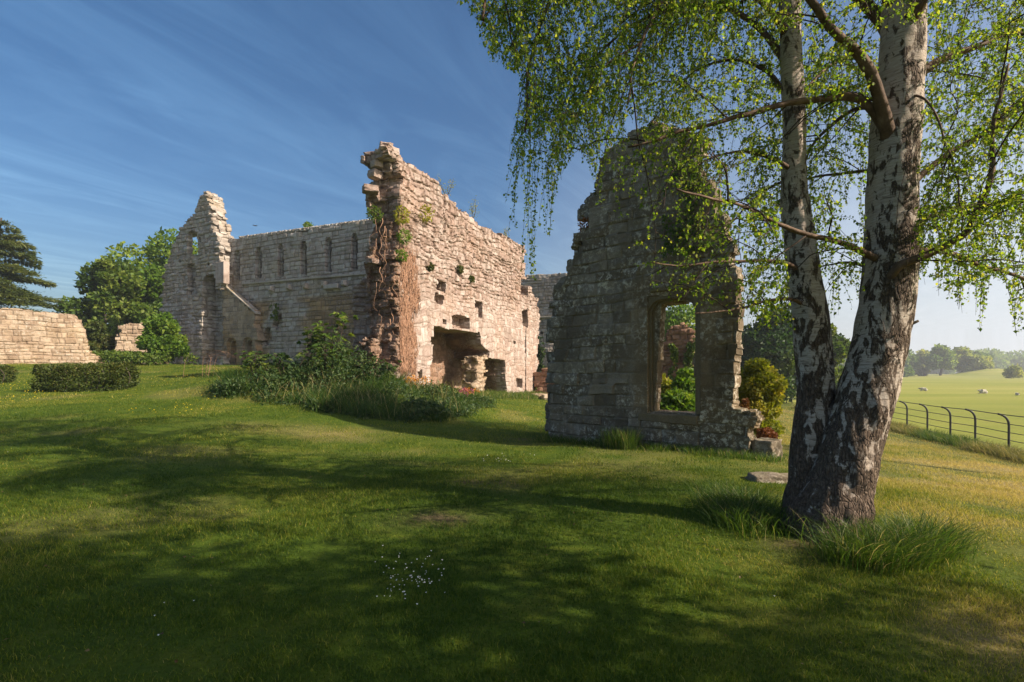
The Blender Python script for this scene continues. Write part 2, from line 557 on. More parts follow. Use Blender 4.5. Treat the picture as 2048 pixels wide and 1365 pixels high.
def ground_mat():
    m, nt, out = newmat('turf')
    co = coord(nt)
    a = tex(nt, co, .35, 6, .62)
    b = tex(nt, co, 2.2, 6, .65)
    c = tex(nt, co, 30, 5, .7)
    t = math_(nt, 'ADD', math_(nt, 'MULTIPLY', a, .5), math_(nt, 'MULTIPLY', b, .5))
    col = ramp(nt, t, [(.3, (.027, .058, .006)), (.5, (.062, .096, .009)), (.7, (.135, .142, .016))])
    field = ramp(nt, tex(nt, coord(nt, .02, .09, 1), 1.0, 6, .6), [(.3, (.17, .205, .032)), (.5, (.23, .245, .045)), (.72, (.32, .3, .085))])
    col = mixc(nt, attr(nt, 'field'), col, field)
    col = mixc(nt, attr(nt, 'dry'), col, ramp(nt, c, [(.3, (.2, .15, .055)), (.7, (.32, .25, .11))]))  # dry turf, plus the sunlight painted into the right lawn
    col = mixc(nt, attr(nt, 'bare'), col, ramp(nt, c, [(.3, (.07, .045, .03)), (.7, (.15, .1, .065))]))
    col = mixc(nt, .5, col, ramp(nt, c, [(.3, .25), (.7, .8)]), 'OVERLAY')
    finish(nt, out, col, .95, math_(nt, 'ADD', c, b), .8, .03, .1)
    return m


M['turf'] = ground_mat()


# ------------------------------------------------------------------ ground
def dry_sun_mask(x, y):
    d = .8 * np.exp(-(((x - 7.4) / 2.6) ** 2 + ((y - 8.3) / 1.1) ** 2)) + .55 * np.exp(-(((x - 3.3) / 1.1) ** 2 + ((y - 3.2) / .5) ** 2))
    d = d + .5 * np.exp(-(((x - 10) / 2.5) ** 2 + ((y - 11.5) / 1.3) ** 2)) + .3 * np.exp(-(((x + 5) / 2.5) ** 2 + ((y - 12.5) / .8) ** 2))
    d = d * (1 + .6 * fbm(x * .9, y * .9, 0, 3, 21))
    d = d + .25 * sstep(.25, .9, fbm(x * .5, y * .5, 0, 3, 33))
    right = sstep(3.2, 6.5, x - .25 * y + 1.5) * sstep(55, 30, y)  # paler tint painted in for sunlight on the right lawn
    return np.clip(d + .2 * right * (1 + fbm(x * .7, y * .7, 0, 3, 9)), 0, .9)


def bare_mask(x, y):
    d = .45 * np.exp(-(((x + .9) / .55) ** 2 + ((y - 5.7) / .33) ** 2)) + .8 * np.exp(-(((x - 2.75) / .4) ** 2 + ((y - 4.75) / .3) ** 2))
    d = d + .5 * np.exp(-(((x + .3) / .9) ** 2 + ((y - 7.6) / .35) ** 2)) + .5 * np.exp(-(((x - .1) / .5) ** 2 + ((y - 13.1) / .45) ** 2))
    return np.clip(d * (1 + .8 * fbm(x * 3, y * 3, 0, 3, 41)), 0, .9)


def fence_side(x, y):
    """metres to the field side of the railing"""
    return (x - 14.5) * .966 - (y - 15.2) * .258


def build_ground():
    n = 520
    t = np.linspace(-1, 1, n)
    w = np.sinh(t * 6.2) / np.sinh(6.2)
    gx = 2 + w * 540
    gy = 8 + w * 540
    X, Y = np.meshgrid(gx, gy, indexing='ij')
    Z = H(X, Y)
    idx = np.arange(n * n).reshape(n, n)
    q = np.stack([idx[:-1, :-1], idx[1:, :-1], idx[1:, 1:], idx[:-1, 1:]], -1).reshape(-1, 4)
    x, y = X.ravel(), Y.ravel()
    fld = sstep(-.3, 1.5, fence_side(x, y))
    o = mesh_np('ground', np.stack([x, y, Z.ravel()], 1), q, M['turf'], None,
                {'dry': dry_sun_mask(x, y) * (1 - fld * .6), 'bare': bare_mask(x, y), 'field': fld})
    o['kind'] = 'structure'


build_ground()


def sample_view(n, y0, y1, margin=1.12, power=1.0):
    """points on the lawn inside the picture's wedge"""
    u = RNG.random(n)
    y = np.sqrt(y0 ** 2 + u * (y1 ** 2 - y0 ** 2)) if power == 1.0 else y0 + (y1 - y0) * u ** power
    x = (RNG.random(n) * 2 - 1) * y * margin
    return x, y


def build_grass():
    mb = MB()
    for (n, y0, y1, hh, ww, seg) in ((120000, 2.2, 4.5, .042, .0045, 2), (170000, 4.5, 8.5, .047, .006, 2), (170000, 8.5, 17, .058, .011, 1), (110000, 17, 34, .075, .022, 1)):
        x, y = sample_view(n, y0, y1)
        cl = fbm(x * 1.7, y * 1.7, 0, 3, 61)
        br, dr = bare_mask(x, y), dry_sun_mask(x, y)
        keep = (RNG.random(n) > br * 1.1) & (fence_side(x, y) < 0) & (RNG.random(n) < .75 + .5 * cl)
        x, y, cl, dr = x[keep], y[keep], cl[keep], dr[keep]
        m = len(x)
        P = np.stack([x, y, H(x, y) - .004], 1)
        tone = np.clip(.34 + .2 * fbm(x * .45, y * .45, 0, 3, 71) + .16 * RNG.normal(size=m) + .62 * dr + .36 * sstep(2.6, 5.5, x - .3 * y + 1.2) + .2 * sstep(12, 18, y), 0, 1)  # last two terms paint sunlight: yellower blades at the right and farther back
        hgt = hh * (.55 + .8 * RNG.random(m)) * (1 + .35 * cl)
        blades(mb, P, hgt, ww * (.7 + .6 * RNG.random(m)), .2 + .75 * RNG.random(m), seg, tone)
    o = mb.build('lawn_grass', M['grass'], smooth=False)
    tag(o, 'short mown lawn grass covering the ground around the ruins', 'grass', kind='stuff')


build_grass()


# ------------------------------------------------------------------ masonry
def inside(poly, u, v):
    poly = np.asarray(poly, float)
    r = np.zeros(u.shape, bool)
    x0, y0 = poly[-1]
    for x1, y1 in poly:
        c = ((y1 > v) != (y0 > v))
        xi = (x0 - x1) * (v - y1) / ((y0 - y1) if y0 != y1 else 1e-9) + x1
        r ^= c & (u < xi)
        x0, y0 = x1, y1
    return r


class Wall:
    """a plane in the place: origin, direction along the wall, outward normal; u along, v up, w into the wall"""
    def __init__(s, ox, oy, ax, ay, nx, ny):
        s.o = np.array([ox, oy])
        s.a = np.array([ax, ay]) / math.hypot(ax, ay)
        s.n = np.array([nx, ny]) / math.hypot(nx, ny)

    def uv(s, px, py, w=0.0):
        r = (px - CX) / F
        o = s.o - s.n * w
        u = (r * o[1] - o[0]) / (s.a[0] - r * s.a[1])
        Y = o[1] + s.a[1] * u
        return u, CAMZ + (HY - py) / F * Y

    def poly(s, pts, w=0.0):
        return [s.uv(*p, w) for p in pts]

    def P(s, u, v, w):
        u, v, w = np.broadcast_arrays(np.asarray(u, float), np.asarray(v, float), np.asarray(w, float))
        xy = s.o + u[..., None] * s.a - w[..., None] * s.n
        return np.concatenate([xy, v[..., None]], -1)


def courses(v0, v1, lo, hi, rng):
    b = [v0]
    while b[-1] < v1:
        b.append(b[-1] + lo + (hi - lo) * rng.random())
    return np.array(b)


def masonry(W, outline, T, cell, course, length, seed, holes=(), solid_extra=None, wblock=.36, ragged=.12, rough=.02, joint_w=.02, joint_d=.03,
            block_amp=.02, warp=.04, exact=None, smooth_zone=None, edge_fn=None, snap=.6, zone_fn=None):
    """a wall of coursed stones as one surface. holes: (poly, w0, w1). Blocks are kept or lost whole along the broken outline."""
    rng = np.random.default_rng(seed)
    pl = np.array(outline)
    u0, v0 = pl.min(0) - .4
    u1, v1 = pl.max(0) + .4
    du, dv, dw = cell
    nu, nv, nw = int((u1 - u0) / du) + 1, int((v1 - v0) / dv) + 1, max(1, int(round(T / dw)))
    cb = courses(v0 - 1, v1 + 1, *course, rng)
    nc = len(cb)
    nwb = int(math.ceil(T / wblock)) + 1
    lb = []
    for k in range(nwb):
        row = []
        for c in range(nc):
            row.append(courses(u0 - 2 * rng.random() - length[1], u1 + 2, *length, rng))
        lb.append(row)
    mx = max(len(b) for r in lb for b in r)
    LB = np.full((nwb, nc, mx), 1e6)
    for k in range(nwb):
        for c in range(nc):
            LB[k, c, :len(lb[k][c])] = lb[k][c]

    def block(u, v, k):
        """course, stone and distances to the joints at (u, v) in depth layer k"""
        vv = v + warp * fbm(u * .9, v * .9, 0, 2, seed)
        uu = u + warp * fbm(u * 1.1, v * 2.1, 3.3, 2, seed + 3)
        c = np.clip(np.searchsorted(cb, vv) - 1, 0, nc - 2)
        rows = LB[k, c]
        b = np.clip((rows <= uu[..., None]).sum(-1) - 1, 0, mx - 2)
        bl = np.take_along_axis(rows, b[..., None], -1)[..., 0]
        br = np.minimum(np.take_along_axis(rows, b[..., None] + 1, -1)[..., 0], bl + length[1])
        d_v = np.minimum(vv - cb[c], cb[c + 1] - vv)
        d_u = np.minimum(uu - bl, br - uu)
        return c, b, (bl + br) / 2, (cb[c] + cb[c + 1]) / 2, np.maximum(d_u, 0), np.maximum(d_v, 0)

    uc = u0 + (np.arange(nu) + .5) * du
    vc = v0 + (np.arange(nv) + .5) * dv
    U, V = np.meshgrid(uc, vc, indexing='ij')
    solid = np.zeros((nu, nv, nw), bool)
    masks = {}
    for k in range(nwb):
        c, b, bu, bv, _, _ = block(U.ravel(), V.ravel(), k)
        ju = (_h(c, b, k * 7 + 1, seed) - .5) * 2 * ragged
        jv = (_h(c, b, k * 7 + 2, seed) - .5) * 2 * ragged * .6
        sn = snap(U.ravel(), V.ravel()) if callable(snap) else snap
        tu = U.ravel() + (bu - U.ravel()) * sn + ju
        tv = V.ravel() + (bv - V.ravel()) * sn + jv
        if edge_fn is not None:
            tu = tu + edge_fn(tv, (k + .5) * wblock)
        keep = inside(outline, tu, tv)
        if exact is not None:
            keep &= inside(exact, U.ravel(), V.ravel())
        masks[k] = keep.reshape(nu, nv)
    for iw in range(nw):
        w = (iw + .5) * T / nw
        m = masks[min(int(w / wblock), nwb - 1)]
        if solid_extra is not None:
            m = m & solid_extra(U, V, w)
        solid[:, :, iw] = m
    ub, vb = U.ravel(), V.ravel()
    for poly, w0, w1, rag in holes:
        for iw in range(nw):
            w = (iw + .5) * T / nw
            if w0 <= w <= w1:
                if rag > 0:
                    k = min(int(w / wblock), nwb - 1)
                    c, b, bu, bv, _, _ = block(ub, vb, k)
                    f = rag
                    hm = inside(poly, ub + (bu - ub) * f, vb + (bv - vb) * f)
                else:
                    hm = inside(poly, ub, vb)
                solid[:, :, iw] &= ~hm.reshape(nu, nv)
    # surface
    pad = np.pad(solid, 1)
    dwr = T / nw
    sx, sy, sz = nu + 1, nv + 1, nw + 1
    quads, norms = [], []
    core = pad[1:-1, 1:-1, 1:-1]
    for ax_ in range(3):
        for sgn in (1, -1):
            sl = [slice(1, -1)] * 3
            sl[ax_] = slice(2, None) if sgn > 0 else slice(0, -2)
            f = core & ~pad[tuple(sl)]
            I = np.argwhere(f)
            if not len(I):
                continue
            base = I.copy()
            if sgn > 0:
                base[:, ax_] += 1
            a1, a2 = [a for a in range(3) if a != ax_]
            e1 = np.zeros(3, int)
            e1[a1] = 1
            e2 = np.zeros(3, int)
            e2[a2] = 1
            ids = [base, base + e1, base + e1 + e2, base + e2]
            ids = np.stack([(p[:, 0] * sy + p[:, 1]) * sz + p[:, 2] for p in ids], 1)
            quads.append(ids)
            nn = np.zeros((len(I), 3))
            nn[:, ax_] = sgn
            norms.append(nn)
    Q = np.concatenate(quads)
    NN = np.concatenate(norms)
    uniq, inv = np.unique(Q.ravel(), return_inverse=True)
    Q = inv.reshape(Q.shape)
    iu, iv, iw = uniq // (sy * sz), (uniq // sz) % sy, uniq % sz
    pu, pv, pw = u0 + iu * du, v0 + iv * dv, iw * dwr
    VN = np.zeros((len(uniq), 3))
    for j in range(4):
        np.add.at(VN, Q[:, j], NN)
    VN = unit(VN)
    kk = np.clip(((pw - 1e-3) / wblock).astype(int), 0, nwb - 1)
    c = np.zeros(len(uniq), int)
    b = np.zeros(len(uniq), int)
    d_u, d_v = np.zeros(len(uniq)), np.zeros(len(uniq))
    for k in range(nwb):
        s_ = kk == k
        if s_.any():
            c[s_], b[s_], _, _, d_u[s_], d_v[s_] = block(pu[s_], pv[s_], k)
    d_w = np.abs(((pw + .06 * noise(pu * 2, pv * 2, 0, seed)) / wblock + .5) % 1 - .5) * wblock
    an = np.abs(VN)
    front = an[:, 2] >= .6
    end = (an[:, 0] > an[:, 1]) & ~front
    j = np.where(front, np.minimum(d_u, d_v), np.where(end, np.minimum(d_w, d_v), np.minimum(d_u, d_w)))
    jw = joint_w * (1 + .5 * noise(pu * 3, pv * 3, pw * 3, seed + 8))
    jf = 1 - sstep(jw * .4, jw * 1.6, j)
    rnd = _h(c, b, kk, seed + 17)
    rnd2 = _h(c, b, kk + 31, seed + 19)
    amp = np.ones(len(uniq))
    if smooth_zone is not None:
        amp = 1 - .8 * smooth_zone(pu, pv)
    hgt = block_amp * (rnd2 * 2 - 1) - joint_d * jf - joint_d * .3 * (1 - np.clip(j / (jw * 2.6), 0, 1)) ** 2
    # every stone sits at its own slight tilt
    hgt = hgt + block_amp * 1.3 * ((_h(c, b, kk, seed + 61) - .5) * np.clip(d_u - .12, -.12, .12) / .12 + (_h(c, b, kk, seed + 63) - .5) * np.clip(d_v - .08, -.08, .08) / .08)
    hgt = hgt + rough * fbm(pu * 3.1, pv * 3.1, pw * 3.1, 3, seed + 23) + rough * 1.2 * fbm(pu * .8, pv * .8, pw * .8, 2, seed + 29)
    hgt = hgt * amp
    zone = np.zeros(len(uniq)) if zone_fn is None else zone_fn(pu, pv, pw)
    D = VN * hgt[:, None]
    # broken tops and ends: worn corners
    j3 = np.where(front, 0.25, 1.0)[:, None] * rough * 1.4 * np.stack([noise(pu * 4, pv * 4, pw * 4, seed + 41 + q) for q in range(3)], 1) * amp[:, None]
    pu, pv, pw = pu + D[:, 0] + j3[:, 0], pv + D[:, 1] + j3[:, 1], pw + D[:, 2] + j3[:, 2]
    V3 = W.P(pu, pv, pw)
    # consistent winding: flip faces whose geometric normal disagrees
    wn = NN[:, 0:1] * np.append(W.a, 0) + NN[:, 1:2] * np.array([0, 0, 1.0]) - NN[:, 2:3] * np.append(W.n, 0)
    g = np.cross(V3[Q[:, 1]] - V3[Q[:, 0]], V3[Q[:, 3]] - V3[Q[:, 0]])
    fl = (g * wn).sum(1) < 0
    Q[fl] = Q[fl][:, ::-1]
    return V3, Q, {'tone': np.clip(.12 + .66 * rnd + .3 * (1 - amp), 0, 1), 'joint': jf * (.6 + .4 * rnd2) * (.45 + .55 * amp), 'zone': zone}


def slab(W, poly, w0, w1, bev=.012):
    """a dressed stone: polygon in the wall's plane between depths w0 (outer) and w1, with a worn bevel"""
    poly = np.array(poly)
    if (np.roll(poly[:, 0], -1) * poly[:, 1] - np.roll(poly[:, 1], -1) * poly[:, 0]).sum() > 0:
        poly = poly[::-1]
    n = len(poly)
    d = unit(np.roll(poly, -1, 0) - poly)
    nr = np.stack([d[:, 1], -d[:, 0]], 1)
    mit = unit(nr + np.roll(nr, 1, 0))
    inn = poly - mit * bev
    rings = [W.P(inn[:, 0], inn[:, 1], np.full(n, w0)), W.P(poly[:, 0], poly[:, 1], np.full(n, w0 + bev)), W.P(poly[:, 0], poly[:, 1], np.full(n, w1))]
    V = np.concatenate(rings)
    i = np.arange(n)
    q = np.concatenate([np.stack([k * n + i, k * n + (i + 1) % n, (k + 1) * n + (i + 1) % n, (k + 1) * n + i], 1) for k in (0, 1)])
    return V, q, n


def add_slab(name, W, poly, w0, w1, mat, parent, bev=.015):
    import bmesh
    V, q, n = slab(W, poly, w0, w1, bev)
    V = V - wloc(parent)
    bm = bmesh.new()
    vs = [bm.verts.new(p) for p in V]
    for f in q:
        bm.faces.new([vs[i] for i in f])
    bm.faces.new(vs[:n])
    bm.faces.new(vs[2 * n:3 * n])
    bmesh.ops.recalc_face_normals(bm, faces=bm.faces)
    me = bpy.data.meshes.new(name)
    bm.to_mesh(me)
    bm.free()
    for k, val in (('tone', .3 + .5 * random.random()), ('joint', 0.0)):
        a_ = me.attributes.new(k, 'FLOAT', 'POINT')
        a_.data.foreach_set('value', np.full(len(me.vertices), val, np.float32))
    me.materials.append(mat)
    o = bpy.data.objects.new(name, me)
    COL.objects.link(o)
    o.parent = parent
    return o


def rect(u0, u1, v0, v1):
    return [(u0, v0), (u1, v0), (u1, v1), (u0, v1)]


def rock(name, centre, size, seed, mat, rz=0.0, parent=None, box=.55):
    """a squared rough stone"""
    n = 14
    g = np.linspace(-1, 1, n)
    A, B = np.meshgrid(g, g, indexing='ij')
    vs, qs, off = [], [], 0
    idx = np.arange(n * n).reshape(n, n)
    q0 = np.stack([idx[:-1, :-1], idx[1:, :-1], idx[1:, 1:], idx[:-1, 1:]], -1).reshape(-1, 4)
    for ax_ in range(3):
        for s in (1, -1):
            p = np.zeros((n * n, 3))
            p[:, ax_] = s
            p[:, (ax_ + 1) % 3] = A.ravel() * s
            p[:, (ax_ + 2) % 3] = B.ravel()
            vs.append(p)
            qs.append(q0 + off)
            off += n * n
    p = np.concatenate(vs)
    key = np.round(p * 1000).astype(int)
    uq, inv = np.unique(key, axis=0, return_inverse=True)
    inv = inv.ravel()
    p = uq / 1000.0
    q = inv[np.concatenate(qs)]
    sph = unit(p)
    p = p * box + sph * (1 - box) * 1.25
    p = p * (1 + .12 * fbm(p[:, 0] * 1.7 + seed, p[:, 1] * 1.7, p[:, 2] * 1.7, 3, seed)[:, None])
    p = p * np.array(size) / 2
    c, s = math.cos(rz), math.sin(rz)
    p = np.stack([p[:, 0] * c - p[:, 1] * s, p[:, 0] * s + p[:, 1] * c, p[:, 2]], 1)
    return mesh_np(name, p + np.array(centre), q, mat, parent, {'tone': np.full(len(p), .3 + .6 * random.random()), 'joint': np.zeros(len(p))}, True,
                   None if parent is not None else np.array(centre) - np.array([0, 0, size[2] / 2]))


def obj_from(name, res, mat, parent):
    V, Q, A = res
    return mesh_np(name, V, Q, mat, parent, A, smooth=False)


# ---- the near gable with the window
WG = Wall(4.75, 9.8, -.739, .674, -.674, -.739)
gable_px = [(1100, 905), (1105, 873), (1109, 800), (1113, 705), (1115, 620), (1128, 573), (1144, 546), (1157, 530), (1160, 512), (1168, 509), (1168, 483), (1161, 478), (1173, 451),
            (1189, 451), (1187, 404), (1208, 372), (1216, 356), (1216, 300), (1234, 292), (1255, 278), (1290, 256), (1310, 232), (1340, 232), (1358, 254), (1397, 262), (1426, 272),
            (1420, 325), (1440, 378), (1461, 441), (1482, 483), (1487, 525), (1492, 567), (1495, 689), (1487, 720), (1484, 757), (1482, 818), (1498, 820), (1529, 826), (1534, 842), (1519, 863),
            (1514, 910), (1514, 960)]
gable = empty('ruined_gable', (*((WG.o + WG.a * 2.5)), 0), 'near gable wall in shade with one stone framed window opening and stepped broken edges', 'ruined wall')
win_px = [(1302, 824), (1306, 760), (1313, 640), (1315, 612), (1320, 605), (1350, 598), (1378, 603), (1384, 609), (1384, 700), (1379, 718), (1381, 748), (1385, 765), (1385, 831)]
win = WG.poly(win_px)
wu1, wu0 = WG.uv(1302, 720)[0], WG.uv(1385, 720)[0]
hole = [(u, v) for u, v in win]


def dressed(u, v):
    a = sstep(wu0 - .75, wu0 - .3, u) * sstep(wu1 + .75, wu1 + .3, u)
    return a * sstep(.55, .8, v) * sstep(3.9, 3.5, v)


hb = [(wu0 - .16, WG.uv(1385, 832)[1] - .02), (wu0 - .16, WG.uv(1385, 586)[1]), (wu1 + .1, WG.uv(1306, 592)[1]), (wu1 + .1, WG.uv(1302, 826)[1] - .02)]
obj_from('masonry', masonry(WG, WG.poly(gable_px), .85, (.03, .03, .085), (.19, .33), (.3, .8), 3, holes=[(hole, -1, .4, 0), ([(c + (.32 if c > (wu0 + wu1) / 2 else -.2), d) for c, d in hole], .4, 2, 0), (hb, -1, .14, 0)],
                            ragged=.035, rough=.018, joint_w=.013, joint_d=.022, block_amp=.018, warp=.05, smooth_zone=dressed, snap=lambda u, v: .14 + .4 * np.maximum(sstep(2.7, 3.4, u), sstep(5.0, 5.6, v)), zone_fn=lambda u, v, w: sstep(-.25, .3, dressed(u, v) + .7 * sstep(3.2, 1.2, u) - .75 + .4 * fbm(u, v, 0, 2, 3)), edge_fn=lambda v, w: -.95 * w), M['stone_gable'], gable)
# moulded frame set in the rebate: outer and inner order, sill, hood
mb = MB()
vtop_l, vtop_r = WG.uv(1312, 606)[1], WG.uv(1384, 606)[1]
vb_ = WG.uv(1345, 826)[1]
def frame_ring(out_off, in_off, w0, w1):
    """jambs and head following the opening"""
    pts = [(wu0 - in_off, vb_)]
    zs = WG.uv(1384, 618)[1]
    ap = WG.uv(1350, 598)[1]
    for t in np.linspace(0, 1, 15):
        u = wu0 - in_off + (wu1 - wu0 + 2 * in_off) * t
        pts.append((u, zs + in_off * .4 + (ap - zs) * (1 - abs(2 * t - 1) ** 5)))
    pts.append((wu1 + in_off, vb_))
    top = max(p[1] for p in pts) + out_off
    o_ = [(wu0 - in_off - out_off, vb_)]
    for t in np.linspace(0, 1, 15):
        o_.append((wu0 - in_off - out_off + (wu1 - wu0 + 2 * in_off + 2 * out_off) * t, top))
    o_.append((wu1 + in_off + out_off, vb_))
    a, b = np.array(pts), np.array(o_)
    n = len(a)
    V = np.concatenate([WG.P(a[:, 0], a[:, 1], np.full(n, w0)), WG.P(b[:, 0], b[:, 1], np.full(n, w0)), WG.P(a[:, 0], a[:, 1], np.full(n, w1)), WG.P(b[:, 0], b[:, 1], np.full(n, w1))])
    i = np.arange(n - 1)
    q = np.concatenate([np.stack([i, i + 1, n + i + 1, n + i], 1), np.stack([i + 1, i, 2 * n + i, 2 * n + i + 1], 1), np.stack([n + i, n + i + 1, 3 * n + i + 1, 3 * n + i], 1)])
    V = V + .004 * np.stack([noise(V[:, 0] * 9, V[:, 1] * 9, V[:, 2] * 9, s) for s in (1, 2, 3)], 1)
    return V, q


fr = MB()
for oo, io, a, b in ((.07, .085, .03, .3), (.06, .03, .085, .34), (.05, -.008, .16, .36)):
    V, q = frame_ring(oo, io, a, b)
    fr.add(V, q)
sur = fr.build('window_surround', M['stone_surround'], gable, False)
uL, uR = WG.uv(1276, 840)[0], WG.uv(1396, 845)[0]
add_slab('sill', WG, [(uR, WG.uv(1396, 852)[1]), (uL, WG.uv(1276, 842)[1]), (uL, WG.uv(1276, 826)[1]), (uR, WG.uv(1396, 832)[1])], -.04, .5, M['stone_surround'], sur, .03)
hz0, hz1 = WG.uv(1408, 567), WG.uv(1302, 579)
hm = sstep(0, 1, 0)
add_slab('hood_mould', WG, [(hz0[0], hz0[1] - .08), (hz1[0], hz0[1] - .08), (hz1[0], hz0[1] + .03), (hz0[0], hz0[1] + .03)], -.06, .1, M['stone_surround'], sur, .03)
add_slab('hood_stop', WG, [(hz0[0] - .0, hz0[1] - .33), (hz0[0] + .09, hz0[1] - .33), (hz0[0] + .09, hz0[1] - .083), (hz0[0], hz0[1] - .083)], -.05, .1, M['stone_surround'], sur, .03)

# ---- the sunlit wall with the great fireplace
WF = Wall(-4.6, 20.6, .384, .923, .923, -.384)
TF = 3.0
fire_px = [(790, 860), (793, 640), (790, 560), (797, 470), (796, 400), (794, 350), (786, 322), (775, 306), (773, 290), (786, 290), (797, 314), (838, 340), (842, 347), (868, 357), (880, 380), (925, 418), (960, 448),
           (1010, 474), (1047, 495), (1051, 560), (1055, 572), (1066, 585), (1074, 600), (1079, 640), (1075, 690), (1073, 770), (1073, 820)]
fo = WF.poly(fire_px)
fire = empty('ruined_wall', (-2, 27, .4), 'tall sunlit wall with a great open fireplace and a crumbling near end', 'ruined wall')
fp = WF.poly([(849, 830), (861, 746), (866, 700), (868, 655), (900, 657), (960, 665), (963, 689), (980, 703), (977, 714), (1011, 720), (1011, 750), (1014, 780), (1017, 830)])
pier = WF.poly([(957, 835), (958, 725), (962, 712), (978, 714), (977, 760), (978, 835)])
niches = [(WF.poly([(903, 631), (920, 629), (940, 637), (940, 659), (903, 655)]), 0, .55, 0), (WF.poly([(884, 638), (893, 640), (893, 650), (884, 648)]), 0, .4, 0),
          (WF.poly([(873, 563), (892, 563), (890, 585), (873, 582)]), 0, .5, .4), (WF.poly([(870, 587), (888, 590), (886, 614), (869, 606)]), 0, .35, .4),
          (WF.poly([(950, 600), (965, 605), (965, 637), (957, 635), (957, 618), (950, 615)]), 0, .6, .2), (WF.poly([(1042, 557), (1056, 560), (1056, 594), (1043, 588)]), 0, .9, 0),
          (WF.poly([(1043, 622), (1056, 616), (1057, 657), (1046, 652)]), 0, .9, .3), (WF.poly([(1033, 757), (1045, 757), (1045, 777), (1033, 775)]), 0, .7, 0),
          (WF.poly([(1051, 657), (1053, 657), (1052, 785), (1050, 785)]), 0, .35, 0), (WF.poly([(1027, 682), (1031, 682), (1031, 689), (1027, 689)]), 0, .3, 0),
          (WF.poly([(836, 742), (844, 738), (846, 756), (838, 760)]), 0, .25, .3), (WF.poly([(862, 677), (868, 677), (868, 690), (860, 690)]), 0, .3, .4)]
fu0, fu1 = WF.uv(845, 700)[0] - .9, WF.uv(1017, 700)[0] + .8


def fire_solid(U, V, w):
    m = np.ones(U.shape, bool)
    if w > 1.45:
        m &= (U > fu0) & (U < fu1) & (V < 6.2 - .6 * (w - 1.45))
    return m


def fire_edge(v, w):
    # the broken near end: the core runs on a little further than the face, with a ledge at the foot and overhanging stones near the top
    e = .15 * np.sin(v * 1.9 + w * 2) + .22 * noise(v * 1.1, w * 2.5, 1.0, 77)
    e = e * .8 - .12 + np.where(v < 3.0, .6 * sstep(.3, 1.0, w), 0.0) - .25 * sstep(8.8, 9.6, v)
    return e


fres = masonry(WF, fo, TF, (.05, .05, .1), (.12, .33), (.17, .5), 5,
               holes=[(fp, 0, 2.15, .25)] + niches, solid_extra=fire_solid, ragged=.12, rough=.035, joint_w=.024, joint_d=.042, block_amp=.045, warp=.15, edge_fn=fire_edge, wblock=.33, snap=.6,
               smooth_zone=lambda u, v: .85 * sstep(6.3, 4.6, v + .5 * fbm(u * .5, v * .3, 0, 2, 6)) * sstep(.9, 1.6, u),
               zone_fn=lambda u, v, w: np.clip(sstep(.35, 1.0, w) * sstep(fu0 + .3, fu0 + .9, u) * sstep(6, 5, v) + .9 * sstep(1.25, .5, u + .5 * fbm(v * 1.3, u * 2, 0, 3, 3)) * sstep(9.2, 7.5, v) * sstep(1.2, 2, v), 0, 1))
obj_from('masonry', fres, M['stone_fire'], fire)
pres = masonry(WF, pier, .9, (.05, .05, .1), (.12, .28), (.2, .45), 6, ragged=.16, rough=.05, joint_w=.03, joint_d=.05, block_amp=.05, warp=.08)
V3, Q, A = pres
V3 = V3 - np.append(WF.n, 0) * .1
mesh_np('pier', V3, Q, M['stone_low'], fire, A)
# loose stones still sitting on the broken crest, and ones jutting from the near end
for k, (px, py, sx, sy, sz, w) in enumerate(((772, 298, .5, .45, .36, .25), (784, 305, .45, .4, .3, .2), (750, 350, .45, .4, .32, .9), (741, 380, .6, .5, .26, .9), (754, 330, .4, .4, .26, .7),
                                             (747, 524, .5, .4, .2, .8))):
    q = at(px, py, 20.4 + w * .4)
    rock('coping_stone' if k in (0, 1, 10) else 'jutting_stone', q, (sx, sy, sz), 50 + k, M['stone_fire'], .4 + .3 * (k % 3), fire, .8)

# roots of dead ivy hanging down the broken end, and a strip of clinging dead stems
rt = MB()
for k in range(16):
    px = 745 + 45 * random.random()
    py0 = 420 + 250 * random.random()
    n = 7
    y0 = 20.25 + .5 * random.random()
    pts = [at(px + 3 * random.gauss(0, 1) * i * .4, py0 + i * (6 + 5 * random.random()), y0 - .05 * math.sin(i)) for i in range(n)]
    tubes(rt, resample(pts, .08), np.linspace(.017, .005, len(resample(pts, .08))) * random.uniform(.6, 1.3), 5)
for k in range(850):
    v = 1.6 + 4.9 * random.random()
    u = .2 + (.95 + .35 * float(fbm(v * 1.1, 3.0, 0, 3, 8))) * random.random() ** 1.1 + random.gauss(0, .08)
    pts = [WF.P(u + .05 * random.gauss(0, 1), v + .11 * i * random.choice((1, 1, -1)), -.03 - .02 * random.random()) for i in range(4)]
    tubes(rt, np.array(pts), np.array([.012, .012, .009, .005]), 4)
rt.build('dead_ivy_stems', M['root'], fire)

# ---- the long range with lancets
WL = Wall(-8.83, 33.0, -.893, .45, -.45, -.893)
lan = empty('ruined_range', (-15, 36, 2), 'long shaded wall with a row of six narrow lancet recesses behind the fireplace wall', 'ruined wall')
lo_px = [(840, 800), (840, 428), (734, 443), (640, 455), (560, 466), (500, 474), (452, 480), (446, 482), (446, 800)]


def lancet(px, y0, y1, hw):
    pts = [(px - hw, y1), (px - hw, y0 + 14)]
    for t in np.linspace(0, 1, 7)[1:]:
        pts.append((px - hw * math.cos(t * 1.45) ** .8 if t < 1 else px, y0 + 14 * (1 - math.sin(t * 1.57))))
    for t in np.linspace(1, 0, 7)[1:]:
        pts.append((px + hw * math.cos(t * 1.45) ** .8, y0 + 14 * (1 - math.sin(t * 1.57))))
    pts.append((px + hw, y1))
    return pts


